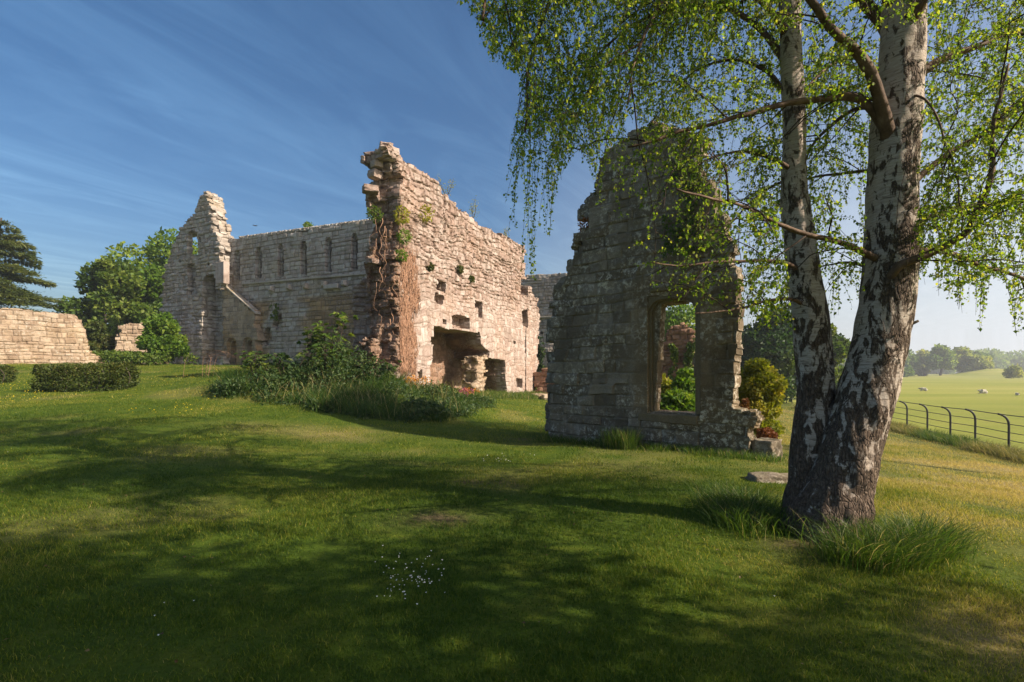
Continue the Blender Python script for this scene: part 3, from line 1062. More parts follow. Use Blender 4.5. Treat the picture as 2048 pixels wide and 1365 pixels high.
lancets = [(474, 500, 561, 6), (517, 494, 557, 6), (561, 488, 553, 6), (607, 482, 549, 6), (656, 474, 545, 6.5), (709, 467, 540, 6.5)]
hl = []
for (px, y0, y1, hw) in lancets:
    hl.append((WL.poly(lancet(px, y0, y1, hw)), 0, .3, 0))
    hl.append((WL.poly(lancet(px + 1.4, y0 + 4, y1 - 2, hw * .72)), 0, .7, 0))
    hl.append((WL.poly(lancet(px + 2.0, y0 + 7, y1 - 3, hw * .58)), 0, 1.65, 0))
hl += [(WL.poly(lancet(727, 612, 690, 12)), 0, .8, .2), (WL.poly([(545, 640), (560, 630), (566, 648), (556, 660), (543, 655)]), 0, .4, .4), (WL.poly([(528, 655), (540, 652), (540, 690), (525, 690)]), 0, .35, .4),
       (WL.poly([(614, 690), (624, 690), (624, 702), (614, 702)]), 0, .4, 0), (WL.poly([(690, 700), (698, 700), (698, 708), (690, 708)]), 0, .4, 0)]
obj_from('masonry', masonry(WL, WL.poly(lo_px), 1.8, (.07, .07, .14), (.24, .36), (.35, .75), 12, holes=hl, ragged=.1, rough=.022, joint_w=.03, joint_d=.035, block_amp=.02, warp=.04, wblock=.6,
                          zone_fn=lambda u, v, w: sstep(7.0, 6.6, v) * sstep(-.25, .35, fbm(u * .35, v * .4, 0, 3, 14) + .25 * sstep(6, 1, u))),
         M['stone_range'], lan)
# rows of squared coping stones on the crest
for k in range(44):
    u = -2.6 + k * .38
    if u > 13.4:
        break
    vt = WL.uv(*((734, 443)))[1] + .0
    pxk = proj(WL.P(u, 10, 0))[0][0]
    pyk = np.interp(pxk, [446, 500, 560, 640, 734, 840], [481, 474, 466, 455, 443, 428])
    vz = WL.uv(pxk, pyk)[1]
    rock('coping_stone', WL.P(u, vz + .05, .5), (.36, .9, .24), 200 + k, M['stone_range'], math.atan2(.384, -.923), lan, .75)
s0, s1 = WL.uv(486, 568), WL.uv(735, 547)
add_slab('string_course', WL, [(s0[0], s0[1] - .1), (s1[0], s1[1] - .1), (s1[0], s1[1] + .06), (s0[0], s0[1] + .06)], -.13, .1, M['stone_range'], lan, .04)
for px, py in ((545, 578), (580, 575), (614, 573), (651, 569), (691, 567), (733, 563)):
    u, v = WL.uv(px, py)
    add_slab('corbel', WL, rect(u - .17, u + .17, v - .18, v + .18), -.3, .1, M['stone_range'], lan, .09)
u0_, v0_ = WL.uv(653, 576)
u1_, _ = WL.uv(682, 576)
add_slab('ledge', WL, rect(u1_, u0_, v0_ - .16, v0_ + .16), -.32, .1, M['stone_range'], lan, .06)
# lean-to panel with two pointed doorways
WP = Wall(*(WL.o + WL.n * .55), *WL.a, *WL.n)
pan_px = [(446, 780), (447, 578), (450, 573), (458, 580), (511, 628), (513, 780)]
dh = [(WP.poly(lancet(463, 676, 760, 10)), 0, .2, 0), (WP.poly(lancet(495, 675, 760, 10)), 0, .2, 0), (WP.poly(lancet(463.5, 681, 760, 8)), 0, .9, 0), (WP.poly(lancet(495.5, 680, 760, 8)), 0, .9, 0)]
obj_from('gable_panel', masonry(WP, WP.poly(pan_px), 1.0, (.06, .06, .12), (.26, .36), (.4, .8), 15, holes=dh, ragged=.04, rough=.012, joint_w=.018, joint_d=.015, block_amp=.008, warp=.02, wblock=.6, zone_fn=lambda u, v, w: .6 + .4 * sstep(-.2, .4, fbm(u * .8, v * .6, 0, 2, 4))),
         M['stone_range'], lan)
d0, d1 = WP.uv(448, 571), WP.uv(512, 626)
add_slab('raking_coping', WP, [(d0[0], d0[1] - .08), (d1[0], d1[1] - .08), (d1[0], d1[1] + .06), (d0[0], d0[1] + .06)], -.05, .4, M['stone_range'], lan, .03)

# ---- the tall gable end at the left of the range
WT = Wall(*(WL.o + WL.n * .9), *WL.a, *WL.n)
tower = empty('ruined_tower', (-23.5, 38, 2), 'tall pointed gable fragment with an arched recess at the left end of the lancet wall', 'ruined wall')
tow_px = [(318, 790), (322, 613), (326, 552), (337, 511), (344, 493), (354, 467), (373, 443), (378, 436), (388, 423), (396, 405), (402, 390), (408, 383), (414, 390), (418, 412), (424, 440), (431, 462), (437, 480), (442, 560), (445, 790)]
th = [(WT.poly([(374, 508), (376, 466), (381, 461), (388, 461), (393, 467), (394, 510)]), 0, .4, 0), ([(c + (1.7 if k in (0, 1, 2) else 0), d) for k, (c, d) in enumerate(WT.poly([(374, 506), (376, 468), (381, 463), (388, 463), (393, 468), (394, 508)]))], .4, 9, 0), (WT.poly([(398, 475), (401, 475), (401, 484), (398, 484)]), 0, .5, 0), (WT.poly([(417, 472), (420, 472), (420, 481), (417, 481)]), 0, .5, 0),
      (WT.poly([(374, 530), (390, 526), (391, 585), (384, 592), (375, 590)]), 0, .35, .3), (WT.poly([(404, 726), (404, 562), (409, 553), (417, 549), (426, 551), (432, 560), (432, 600), (433, 640), (436, 726)]), 0, 1.1, 0),
      (WT.poly([(431, 578), (447, 578), (447, 712), (428, 712)]), 0, 9, .0), (WT.poly([(357, 520), (361, 520), (361, 526), (357, 526)]), 0, .4, 0), (WT.poly([(415, 525), (418, 525), (418, 532), (415, 532)]), 0, .4, 0)]
obj_from('masonry', masonry(WT, WT.poly(tow_px), 1.35, (.07, .07, .14), (.22, .4), (.35, .85), 21, holes=th, ragged=.12, rough=.04, joint_w=.03, joint_d=.045, block_amp=.045, warp=.05, wblock=.45, snap=.45),
         M['stone_range'], tower)
u0_, v0_ = WT.uv(433, 569)
u1_, v1_ = WT.uv(450, 523)
add_slab('corbel_block', WT, [(u1_, v0_), (u0_, v0_), (u0_, v1_), (u1_, v1_)], -.1, .35, M['stone_fire'], tower, .05)
WTi = Wall(*(WL.o - WL.n * 1.6), *WL.a, *WL.n)
obj_from('inner_wall', masonry(WTi, WTi.poly([(421, 780), (422, 680), (427, 662), (434, 655), (449, 657), (450, 780)]), .8, (.07, .07, .14), (.2, .34), (.3, .6), 22, ragged=.1, rough=.04, joint_d=.04, block_amp=.04),
         M['stone_fire'], tower)

# ---- low walls at the left
WW = Wall(-31.5, 25.5, 1, 1, 1, -1)
low = empty('stone_wall', (-27, 30, 2.0), 'low sunlit garden wall of pinkish stone at the left, below the cedar', 'wall')
obj_from('masonry', masonry(WW, WW.poly([(-120, 790), (-120, 600), (-40, 612), (0, 616), (60, 620), (110, 626), (150, 630), (160, 640), (166, 655), (174, 690), (176, 700), (190, 710), (204, 718), (212, 730), (212, 790)]),
                            .8, (.05, .05, .12), (.15, .36), (.2, .6), 31, ragged=.08, rough=.025, joint_w=.024, joint_d=.03, block_amp=.02, warp=.04, snap=.4), M['stone_low'], low)
WA = Wall(*at(232, 720, 37)[:2], .85, .5, .5, -.85)
arch = empty('wall_fragment', (*at(255, 720, 37)[:2], 2.1), 'small stub of wall with a curved broken end behind the round bush', 'wall')
obj_from('masonry', masonry(WA, WA.poly([(232, 790), (231, 690), (233, 668), (240, 654), (252, 647), (290, 645), (330, 650), (340, 790)]), 1.3, (.06, .06, .12), (.18, .34), (.3, .7), 33,
                            ragged=.06, rough=.03, joint_d=.035, block_amp=.03), M['stone_low'], arch)

# ---- walls beyond the gap
WB = Wall(*at(1050, 700, 44)[:2], .92, -.38, -.38, -.92)
back = empty('ruined_wall', (2.5, 44, .5), 'high shaded wall far back in the gap between fireplace wall and near gable', 'ruined wall')
obj_from('masonry', masonry(WB, WB.poly([(1030, 800), (1030, 560), (1060, 552), (1090, 546), (1140, 550), (1175, 560), (1230, 640), (1240, 800)]), 1.1, (.08, .08, .16), (.22, .34), (.35, .7), 36,
                            holes=[(WB.poly([(1081, 664), (1086, 664), (1086, 670), (1081, 670)]), 0, 5, 0)], ragged=.12, rough=.03, joint_w=.03, joint_d=.035), M['stone_range'], back)
s0, s1 = WB.uv(1062, 636), WB.uv(1135, 633)
add_slab('string_course', WB, rect(min(s0[0], s1[0]), max(s0[0], s1[0]), s0[1] - .08, s0[1] + .08), -.12, .1, M['stone_range'], back, .04)
WB2 = Wall(*at(1088, 760, 38)[:2], .92, -.38, -.38, -.92)
bk2 = empty('ruined_wall', (2.8, 38, 0), 'low wall stub with a ragged top in the gap, in front of the high back wall', 'ruined wall')
obj_from('masonry', masonry(WB2, WB2.poly([(1089, 800), (1089, 694), (1098, 692), (1105, 688), (1150, 684), (1150, 800)]), .8, (.07, .07, .14), (.2, .32), (.3, .6), 37, ragged=.08, rough=.03), M['stone_range'], bk2)
WB3 = Wall(*at(1071, 770, 35)[:2], .92, -.38, -.38, -.92)
bk3 = empty('ruined_wall', (2.2, 35, 0), 'knee high reddish wall foundation at the foot of the gap', 'ruined wall')
obj_from('masonry', masonry(WB3, WB3.poly([(1070, 810), (1071, 748), (1085, 741), (1102, 742), (1150, 746), (1150, 810)]), 1.0, (.06, .06, .12), (.2, .32), (.3, .7), 38, ragged=.1, rough=.04), M['stone_red'], bk3)
for k, (px, py, Y, sx, sz) in enumerate(((1080, 782, 33, 1.1, .35), (1096, 787, 32.5, .8, .4))):
    p = at(px, py, Y)
    tag(rock('fallen_stone', (p[0], p[1], h1(p[0], p[1]) + sz * .35), (sx, .6, sz), 300 + k, M['stone_low'], .3 * k), ['flat fallen stone at the end of the fireplace wall', 'fallen stone beside the left edge of the near gable'][k], 'stone', 'fallen stones')
# ivy pier seen through the window
WI = Wall(*at(1322, 720, 23)[:2], .93, -.36, -.36, -.93)
ivp = empty('ruined_pier', (*at(1350, 720, 23)[:2], -.2), 'broken reddish pier wrapped in ivy seen through the window of the near gable', 'ruined wall')
obj_from('masonry', masonry(WI, WI.poly([(1318, 830), (1320, 700), (1330, 692), (1333, 664), (1345, 652), (1366, 650), (1378, 660), (1386, 672), (1386, 700), (1392, 705), (1392, 830)]), 1.2, (.05, .05, .1), (.12, .26), (.25, .5), 39,
                            ragged=.12, rough=.04, joint_w=.025, joint_d=.04, block_amp=.05), M['stone_red'], ivp)
WI2 = Wall(*at(1296, 720, 30)[:2], .93, -.36, -.36, -.93)
ivq = empty('ruined_pier', (*at(1310, 720, 30)[:2], -.2), 'pale grey upright stone pier at the left of the window view', 'ruined wall')
obj_from('masonry', masonry(WI2, WI2.poly([(1290, 820), (1290, 690), (1310, 684), (1328, 694), (1328, 820)]), .8, (.06, .06, .12), (.3, .45), (.4, .7), 40, ragged=.04), M['stone_range'], ivq)

# ---- blocks by the near gable
p = at(1533, 908, 10.0)
tag(rock('stone_block', (p[0], p[1], .1), (.42, .4, .42), 71, M['stone_gable'], .7, box=.85), 'squared grey quoin block standing at the right foot of the near gable', 'stone')
p = at(1542, 965, 7.6)
tag(rock('fallen_stone', (p[0], p[1], -.01), (.62, .4, .26), 73, M['stone_gable'], -.1), 'long flat fallen stone behind the foot of the birch', 'stone')


# ------------------------------------------------------------------ plants
def leaf_ball(mb, c, r, n, size, up=.0, seed=0, **k):
    """leaves through the outer shell of a lumpy ball"""
    d = unit(RNG.normal(size=(n, 3)))
    rad = (1 - .45 * RNG.random(n) ** 1.8) * (1 + .22 * fbm(d[:, 0] * 2 + seed, d[:, 1] * 2, d[:, 2] * 2, 2, seed))
    P = np.asarray(c) + d * rad[:, None] * np.asarray(r)
    leaves(mb, P, size * (.6 + .8 * RNG.random(n)), d * .7 + np.array([0, 0, up]), d, jit=.6, **k)


def tree(name, label, px0, px1, ytop, ybot, Y, mat, nl=26, n=9000, size=.3, group=None, trunk_r=.3, depth=None, bark='bark', lobe=.3, seed=1, cat='tree', trunk=True, bias=None):
    rs = np.random.default_rng(seed)
    a, b = at(px0, ytop, Y), at(px1, ybot, Y)
    cx, cy = (a[0] + b[0]) / 2, Y
    hw = (b[0] - a[0]) / 2
    zt, zb = a[2], b[2]
    g = h1(cx, cy)
    root = empty(name, (cx, cy, g), label, cat, group)
    dp = depth or hw * .8
    lobes = []
    for k in range(nl):
        for _ in range(40):
            t = rs.random() ** .8
            e = math.sqrt(max(.0, 1 - (2 * t - .85) ** 2 * .8)) if bias is None else bias(t)
            d = rs.normal(size=2)
            d = d / np.linalg.norm(d) * rs.random() ** .5
            c = np.array([cx + d[0] * (hw * e - hw * lobe * .6), cy + d[1] * (dp * e - hw * lobe * .6), zb + (zt - zb) * (.1 + t * (.9 - lobe * .45))])
            if all(np.linalg.norm(c - q) > hw * lobe * .7 for q, _ in lobes):
                break
        lobes.append((c, hw * lobe * (.7 + .7 * rs.random())))
    mb = MB()
    tot = sum(r ** 2 for _, r in lobes)
    for k, (c, r) in enumerate(lobes):
        m = int(n * r * r / tot)
        ton = np.clip(.45 + .25 * rs.normal() + .22 * RNG.normal(size=m), 0, 1)
        leaf_ball(mb, c, (r, r, r * .75), m, size, -.15, seed + k, wid=.75, tone=ton)
    mb.build('crown', mat, root)
    if trunk:
        tk = MB()
        top = np.array([cx + .1 * hw, cy, zb + (zt - zb) * .6])
        base = np.array([cx, cy, g - .15])
        pts = resample([base, base + (top - base) * .35 + np.array([.06 * hw, 0, 0]), base + (top - base) * .7, top], .4)
        tubes(tk, pts, np.linspace(trunk_r, trunk_r * .25, len(pts)), 9)
        for c, r in lobes[::2]:
            s = pts[int(len(pts) * rs.uniform(.35, .85))]
            q = resample([s, (s + c) / 2 + np.array([0, 0, -.1 * hw]), c], .5)
            tubes(tk, q, np.linspace(trunk_r * .4, trunk_r * .08, len(q)), 6)
        tk.build('trunk', M[bark], root)
    return root


LT = 'trees behind the left ruins'
tree('leafy_tree', 'rounded green tree standing left of the pointed gable fragment, lower of the two', 142, 318, 500, 735, 47, M['leaf_mid'], 30, 15000, .34, LT, .35, seed=3)
tree('leafy_tree', 'taller bright green tree rising directly behind the pointed gable fragment', 238, 458, 440, 700, 52, M['leaf_bright'], 30, 15000, .36, LT, .4, seed=5)
tree('leafy_tree', 'treetop just showing above the crest of the lancet wall', 584, 650, 428, 560, 62, M['leaf_bright'], 16, 3500, .38, LT, .3, seed=8)
tree('slim_tree', 'thin wispy tree with a pointed top in the left group', 186, 232, 492, 700, 45, M['leaf_mid'], 16, 2600, .26, LT, .15, seed=13, bias=lambda t: 1 - .85 * t)
tree('ivy_bush', 'tall dark bush between the low garden wall and the wall stub', 166, 226, 634, 732, 38, M['leaf_hedge'], 14, 5000, .2, 'bushes by the left ruins', .12, seed=9, cat='bush')
tree('round_bush', 'bright green rounded bush in front of the pointed gable fragment', 286, 370, 622, 722, 34, M['leaf_bright'], 26, 9000, .2, 'bushes by the left ruins', .12, lobe=.34, seed=10, cat='bush')
tree('dark_tree', 'dark green tree beyond the gable, seen left of and between the birch stems', 1470, 1640, 606, 800, 40, M['leaf_dark'], 34, 15000, .3, 'trees right of the near gable', .35, lobe=.3, seed=15)
tree('dark_tree', 'brighter green tree seen just right of the left birch stem', 1610, 1702, 640, 790, 46, M['leaf_mid'], 22, 8000, .3, 'trees right of the near gable', .3, seed=16)
tree('window_tree', 'light green tree seen through the top of the gable window', 1280, 1420, 600, 720, 38, M['leaf_bright'], 18, 2600, .28, None, .2, seed=19)
# bushes by the near gable
tree('yellow_bush', 'yellow green bush bulging out behind the right edge of the near gable', 1462, 1566, 700, 880, 13.6, M['leaf_yellow'], 34, 17000, .09, 'bushes by the near gable', .05, lobe=.36, seed=23, cat='bush')
tree('rusty_bush', 'rust coloured little shrub on the stub of wall by the quoin block', 1512, 1556, 846, 905, 11.2, M['leaf_red'], 14, 2600, .05, 'bushes by the near gable', .02, lobe=.4, seed=24, cat='bush')
tree('rusty_bush', 'small rust coloured shrub tucked against the right edge of the near gable', 1480, 1502, 792, 826, 11.8, M['leaf_red'], 8, 900, .045, 'bushes by the near gable', .02, lobe=.45, seed=25, cat='bush')
for k, (a, b, t, bo, Y, m, lab) in enumerate(((1290, 1350, 735, 850, 19, 'leaf_yellow', 'yellow green shrub in the lower left of the gable window view'),
                                              (1335, 1400, 730, 850, 18, 'leaf_bright', 'bright green shrub in the lower right of the gable window view'),
                                              (1300, 1395, 775, 850, 16, 'leaf_bright', 'low light green shrub directly behind the sill of the gable window'))):
    tree('garden_shrub', lab, a, b, t, bo, Y, M[m], 16, 4200, .13, 'shrubs seen through the gable window', .04, lobe=.38, seed=60 + k, cat='shrub')


def ivy(name, label, W, u0, u1, v0, v1, n, size, mat, w=-.05, group=None):
    u = u0 + (u1 - u0) * RNG.random(n)
    v = v0 + (v1 - v0) * RNG.random(n)
    k = fbm(u * 3, v * 3, 0, 3, 5) + .6 * (1 - 2 * np.abs((u - u0) / (u1 - u0) - .5)) > .1
    u, v = u[k], v[k]
    P = W.P(u, v, w - .12 * RNG.random(len(u)))
    mb = MB()
    leaves(mb, P, size * (.6 + .8 * RNG.random(len(u))), np.append(W.n * .4, -1), np.append(W.n, 0), jit=.4, wid=.8)
    o = mb.build(name, mat)
    return tag(o, label, 'ivy', group)


IV = 'ivy on the ruins'
ivy('ivy', 'thin ivy over the upper right of the near gable', WG, 1.0, 1.95, 4.1, 6.1, 2200, .055, M['leaf_mid'], -.01, group=IV)
a, b = WI.uv(1338, 700), WI.uv(1356, 770)
ivy('ivy', 'ivy hanging down the left of the pier behind the window', WI, a[0], b[0], b[1], a[1] + .3, 900, .1, M['leaf_mid'], group=IV)
a, b = WI.uv(1368, 690), WI.uv(1392, 770)
ivy('ivy', 'ivy covering the right of the pier behind the window', WI, a[0], b[0], b[1], a[1] + .3, 1100, .1, M['leaf_mid'], group=IV)
a, b = WB2.uv(1066, 690), WB2.uv(1090, 742)
ivy('ivy', 'dark ivy curtain in the gap beside the low wall stub', WB2, a[0], b[0], b[1], a[1] + .6, 1500, .16, M['leaf_dark'], group=IV)
a, b = WL.uv(741, 605), WL.uv(722, 690)
ivy('ivy', 'ivy hanging in the dark doorway at the right end of the lancet wall', WL, a[0], b[0], b[1], a[1], 1300, .16, M['leaf_dark'], group=IV)
a, b = WL.uv(560, 607), WL.uv(546, 640)
ivy('wall_shrub', 'tuft of leaves sprouting halfway up the lancet wall', WL, a[0], b[0], b[1], a[1], 320, .16, M['leaf_mid'], -.1, 'plants rooted in the walls')

# plants on the fireplace wall
for k, (u, v, w, s, m, lab) in enumerate(((1.9, 8.5, -.1, .32, 'leaf_yellow', 'yellow green tuft high on the fireplace wall near its crest'), (.1, 7.9, -.1, .3, 'leaf_yellow', 'leafy tuft on the broken end of the fireplace wall near the top'),
                                          (.2, 7.1, -.15, .26, 'leaf_bright', 'leafy tuft midway up the broken end of the fireplace wall'), (-.3, 8.0, .9, .28, 'leaf_mid', 'dark leafy sprig on the outer edge of the broken end'),
                                          (.1, 6.3, -.1, .2, 'leaf_bright', 'lowest leafy tuft on the broken end of the fireplace wall'), (5.2, 6.7, -.03, .15, 'leaf_hedge', 'dull tuft in the middle of the fireplace wall'),
                                          (6.4, 6.4, -.03, .13, 'leaf_hedge', 'dull tuft right of the middle of the fireplace wall'), (2.4, 6.3, -.03, .13, 'leaf_hedge', 'dull tuft left of the middle of the fireplace wall'))):
    mb = MB()
    leaf_ball(mb, WF.P(u, v, w), (s, s, s * 1.1), 260, .1, -.4, k)
    mb.build('foliage', M[m], empty('wall_plant', WF.P(u, v, w), lab, 'wall plant', 'plants rooted in the walls'))
for k, (px, py, hgt, lab) in enumerate(((893, 390, 1.0, 'bare twiggy sapling on the crest of the fireplace wall, leftmost'), (945, 432, .95, 'leafy sapling in the middle of the fireplace wall crest'), (1012, 473, .6, 'smallest sapling near the right end of the fireplace wall crest'))):
    u, v = WF.uv(px, py + 6, .5)
    b = WF.P(u, v, .5)
    root = empty('wall_sapling', b, lab, 'sapling', 'saplings on the wall crest')
    st, lf = MB(), MB()
    for j in range(5 if k < 2 else 3):
        d = np.array([random.gauss(0, .35), random.gauss(0, .35), 1])
        d /= np.linalg.norm(d)
        pts = resample([b - d * .1, b + d * hgt * .5 + RNG.normal(size=3) * .05, b + d * hgt * random.uniform(.8, 1.2)], .1)
        tubes(st, pts, np.linspace(.014, .004, len(pts)), 5)
        q = pts[len(pts) // 3:]
        q = q[RNG.integers(0, len(q), 26)] + RNG.normal(size=(26, 3)) * .08
        leaves(lf, q, .075, np.array([0, 0, -.3]), jit=1)
    st.build('stem', M['twig'], root)
    lf.build('foliage', M['leaf_yellow'], root)
# growth along the crest and edges of the near gable
for k, (px, py, s, m, lab) in enumerate(((1232, 318, .3, 'leaf_yellow', 'yellowish plant on the upper left step of the near gable'), (1176, 452, .22, 'leaf_red', 'rusty plant on the left ledge of the near gable'),
                                         (1205, 385, .2, 'leaf_hedge', 'small plant on the left edge of the near gable'), (1330, 250, .28, 'leaf_hedge', 'grassy growth on the very top of the near gable'),
                                         (1425, 345, .26, 'leaf_hedge', 'growth on the upper right slope of the near gable'))):
    u, v = WG.uv(px, py, .3)
    c = WG.P(u, v, .3)
    mb = MB()
    leaf_ball(mb, c, (s, s, s), 420, .06, .2, 90 + k)
    mb.build('foliage', M[m], empty('wall_plant', c, lab, 'wall plant', 'plants rooted in the walls'))


# ------------------------------------------------------------------ clipped hedges and undergrowth
def hedge(label, px0, px1, ytop, ybot, Y, depth, n, group):
    a, b = at(px0, ytop, Y), at(px1, ybot, Y)
    hh = a[2] - b[2]
    cx = (a[0] + b[0]) / 2
    L = b[0] - a[0]
    p = RNG.random((n, 3)) * 2 - 1
    f = RNG.integers(0, 5, n)
    for i, (ax_, s) in enumerate(((0, 1), (0, -1), (1, 1), (1, -1), (2, 1))):
        k = f == i
        p[k, ax_] = s * (1 - .25 * RNG.random(k.sum()))
    nrm = unit(p ** 5)
    rr = .9 + .14 * fbm(p[:, 0] * 4, p[:, 1] * 2, p[:, 2] * 2, 3, 4)
    p = p / np.maximum(1, np.linalg.norm(p * np.array([1, .8, .8]), axis=1)[:, None] * .8) * rr[:, None]
    g = H(cx + p[:, 0] * L / 2, Y + p[:, 1] * depth / 2)
    P = np.stack([cx + p[:, 0] * L / 2, Y + p[:, 1] * depth / 2, g + hh * (p[:, 2] + 1) / 2], 1)
    root = empty('clipped_hedge', (cx, Y, h1(cx, Y)), label, 'hedge', group)
    mb = MB()
    leaves(mb, P, .075 * (.7 + .6 * RNG.random(n)), nrm, nrm, wid=.7, tone=np.clip(.25 + .35 * (p[:, 2] + 1) / 2 + .2 * RNG.normal(size=n), 0, 1))
    mb.build('foliage', M['leaf_hedge'], root)
    st = MB()
    for k in range(14):
        x = cx + (k / 13 - .5) * L * .9
        pts = np.array([[x, Y, h1(x, Y) - .05], [x + .1, Y + .05, h1(x, Y) + hh * .45], [x + .05, Y - .1, h1(x, Y) + hh * .8]])
        tubes(st, resample(pts, .15), .02, 5)
    st.build('stems', M['bark'], root)


HG = 'clipped hedges on the left lawn'
hedge('long low clipped hedge on the sunlit lawn in front of the garden wall', 84, 262, 728, 781, 20, 1.3, 12000, HG)
hedge('short clipped hedge cut off by the left edge of the picture', -110, 8, 726, 762, 22.5, 1.5, 6500, HG)


def long_grass(name, label, pts, n, hmin, hmax, wid, mat, cat, group=None, sig=.25, kind=None, out=.45, lean=None):
    """clumps of long bending blades round the given ground points"""
    pts = np.asarray(pts, float)
    i = RNG.integers(0, len(pts), n)
    d = RNG.normal(size=(n, 2)) * sig
    x, y = pts[i, 0] + d[:, 0], pts[i, 1] + d[:, 1]
    ln = np.stack([d[:, 0], d[:, 1], np.zeros(n)], 1) / sig * .6 + RNG.normal(size=(n, 3)) * np.array([.45, .45, 0])
    if lean is not None:
        ln = ln + np.asarray(lean)
    ln /= np.maximum(1, np.linalg.norm(ln, axis=1))[:, None]
    P = np.stack([x, y, H(x, y) - .01], 1)
    mb = MB()
    blades(mb, P, hmin + (hmax - hmin) * RNG.random(n) ** 1.3, wid * (.6 + .8 * RNG.random(n)), out + .5 * RNG.random(n), 4, np.clip(.4 + .25 * RNG.normal(size=n) + .3 * (RNG.random(n) > .92), 0, 1), ln)
    c = pts.mean(0)
    o = mb.build(name, mat, smooth=False, loc=(c[0], c[1], h1(c[0], c[1])))
    return tag(o, label, cat, group, kind)


GT = 'grass tufts'
TB = []
for k in range(46):
    a = random.uniform(-1.3, 1.9)
    TB.append((2.85 + 1.15 * (k / 45) + random.gauss(0, .06), 4.42 + .34 * (k / 45) + random.uniform(-.2, .16)))
long_grass('grass_tuft', 'big tuft of long grass spilling out on the right of the birch foot', TB, 4600, .12, .46, .0065, M['grass_long'], 'grass tuft', GT, .1, out=.5, lean=(.08, -.05, 0))
TB = [(2.72 + random.uniform(-.35, .15), 5.7 + random.uniform(-.55, .65)) for _ in range(40)]
long_grass('grass_tuft', 'long grass on the left of the birch foot', TB, 3600, .12, .4, .0075, M['grass_long'], 'grass tuft', GT, .12)
p = [at(px, 742 + 1690 / Y, Y)[:2] for px, Y in ((1215, 11.3), (1235, 11.1), (1250, 11.0), (1262, 10.9))]
long_grass('grass_tuft', 'upright bright grass clump against the foot of the near gable below the window', p, 900, .25, .6, .009, M['grass_long'], 'grass tuft', GT, .1, out=.12)
p = [tuple(WG.o + WG.a * u + WG.n * random.uniform(.1, .55)) for u in np.linspace(-.4, 5.0, 46)]
long_grass('grass_tuft', 'fringe of rough grass along the foot of the near gable', p, 4200, .08, .26, .009, M['grass_long'], 'grass tuft', GT, .14)
for k in range(7):
    y0 = 13.2 + k * 3.1
    pp = [(14.35 + .267 * (y - 15.2) - .15 + random.gauss(0, .12), y) for y in np.linspace(y0, y0 + 2.5, 14)]
    long_grass('grass_tuft', ['uncut pale grass tuft along the nearest stretch of the railing', 'uncut dark topped grass tuft under the second stretch of the railing', 'uncut grass tuft under the third stretch of the railing from the right',
                              'uncut grass tuft by the railing next to the right birch stem', 'uncut grass tuft under the railing behind the right birch stem', 'uncut grass tuft by the railing between the birch stems',
                              'farthest uncut grass tuft by the railing beside the yellow bush'][k], pp, 2600, .15, .5, .014, M['grass_dry'] if k % 2 == 0 else M['grass_long'], 'grass tuft', 'tufts along the railing', .18)

# the overgrown bank in front of the fireplace wall
bank = np.array([(-10.8, 18.3), (-9.5, 17.3), (-7.5, 16.3), (-4.75, 15.2), (-3.2, 15.0), (-2.0, 15.6), (-1.5, 17), (-1.2, 19), (-1.0, 22), (-1.6, 24), (-3.2, 23.2), (-4.4, 21), (-5, 22), (-8, 22), (-11, 20.5)])


def in_bank(n):
    out = []
    while sum(len(o) for o in out) < n:
        x = RNG.uniform(-11, -.9, n)
        y = RNG.uniform(15, 24, n)
        k = inside(bank, x, y) & (RNG.random(n) < .55 + .6 * fbm(x * .8, y * .8, 0, 2, 88))
        out.append(np.stack([x[k], y[k]], 1))
    q = np.concatenate(out)[:n]
    return q + .35 * np.stack([fbm(q[:, 0] * 1.5, q[:, 1] * 1.5, 0, 2, 31), fbm(q[:, 0] * 1.5, q[:, 1] * 1.5, 5.0, 2, 32)], 1) + RNG.normal(size=q.shape) * .16


mb = MB()
q = in_bank(26000)
P = np.stack([q[:, 0], q[:, 1], H(q[:, 0], q[:, 1]) - .02], 1)
hh = (.2 + .35 * RNG.random(len(q))) * (1 + .5 * fbm(q[:, 0] * .7, q[:, 1] * .7, 0, 2, 90)) * (1 - .6 * sstep(-5.0, -2.6, q[:, 0])) * (.45 + .9 * (fbm(q[:, 0] * 1.3, q[:, 1] * 1.3, 0, 2, 99) > -.1))
blades(mb, P, hh * 1.25, .016, .35 + .65 * RNG.random(len(q)), 3, np.clip(.27 + .22 * RNG.normal(size=len(q)), 0, 1))
o = mb.build('bank_grass', M['grass_long'], smooth=False)
tag(o, 'long rank grass covering the bank below the fireplace wall', 'grass', kind='stuff')
mb = MB()
q = in_bank(36000)
cl = fbm(q[:, 0] * .75, q[:, 1] * .75, 0, 2, 95)
top = np.clip(.3 + .55 * cl, .05, 1.1) * (1 - .2 * sstep(-4.4, -2.6, q[:, 0])) + .35 * np.exp(-(((q[:, 0] + 7) / 2) ** 2 + ((q[:, 1] - 19.3) / 1.3) ** 2))
top = top + .45 * np.exp(-(((q[:, 0] + 6.6) / 2.6) ** 2 + ((q[:, 1] - 18.6) / 1.6) ** 2)) * (1 + .6 * cl)
P = np.stack([q[:, 0], q[:, 1], H(q[:, 0], q[:, 1]) + top * RNG.random(len(q)) ** .6], 1)
leaves(mb, P, .13 * (.5 + .8 * RNG.random(len(q))), np.array([0, -.3, -.25]), np.array([0, -.3, 1]), jit=.8, wid=.55)
o = mb.build('undergrowth', M['leaf_nettle'], smooth=False)
tag(o, 'tangle of nettles and brambles on the bank below the fireplace wall', 'undergrowth', kind='stuff')
mb = MB()
q = in_bank(1300)
q = q[fbm(q[:, 0] * .9, q[:, 1] * .9, 0, 2, 101) > -.15]
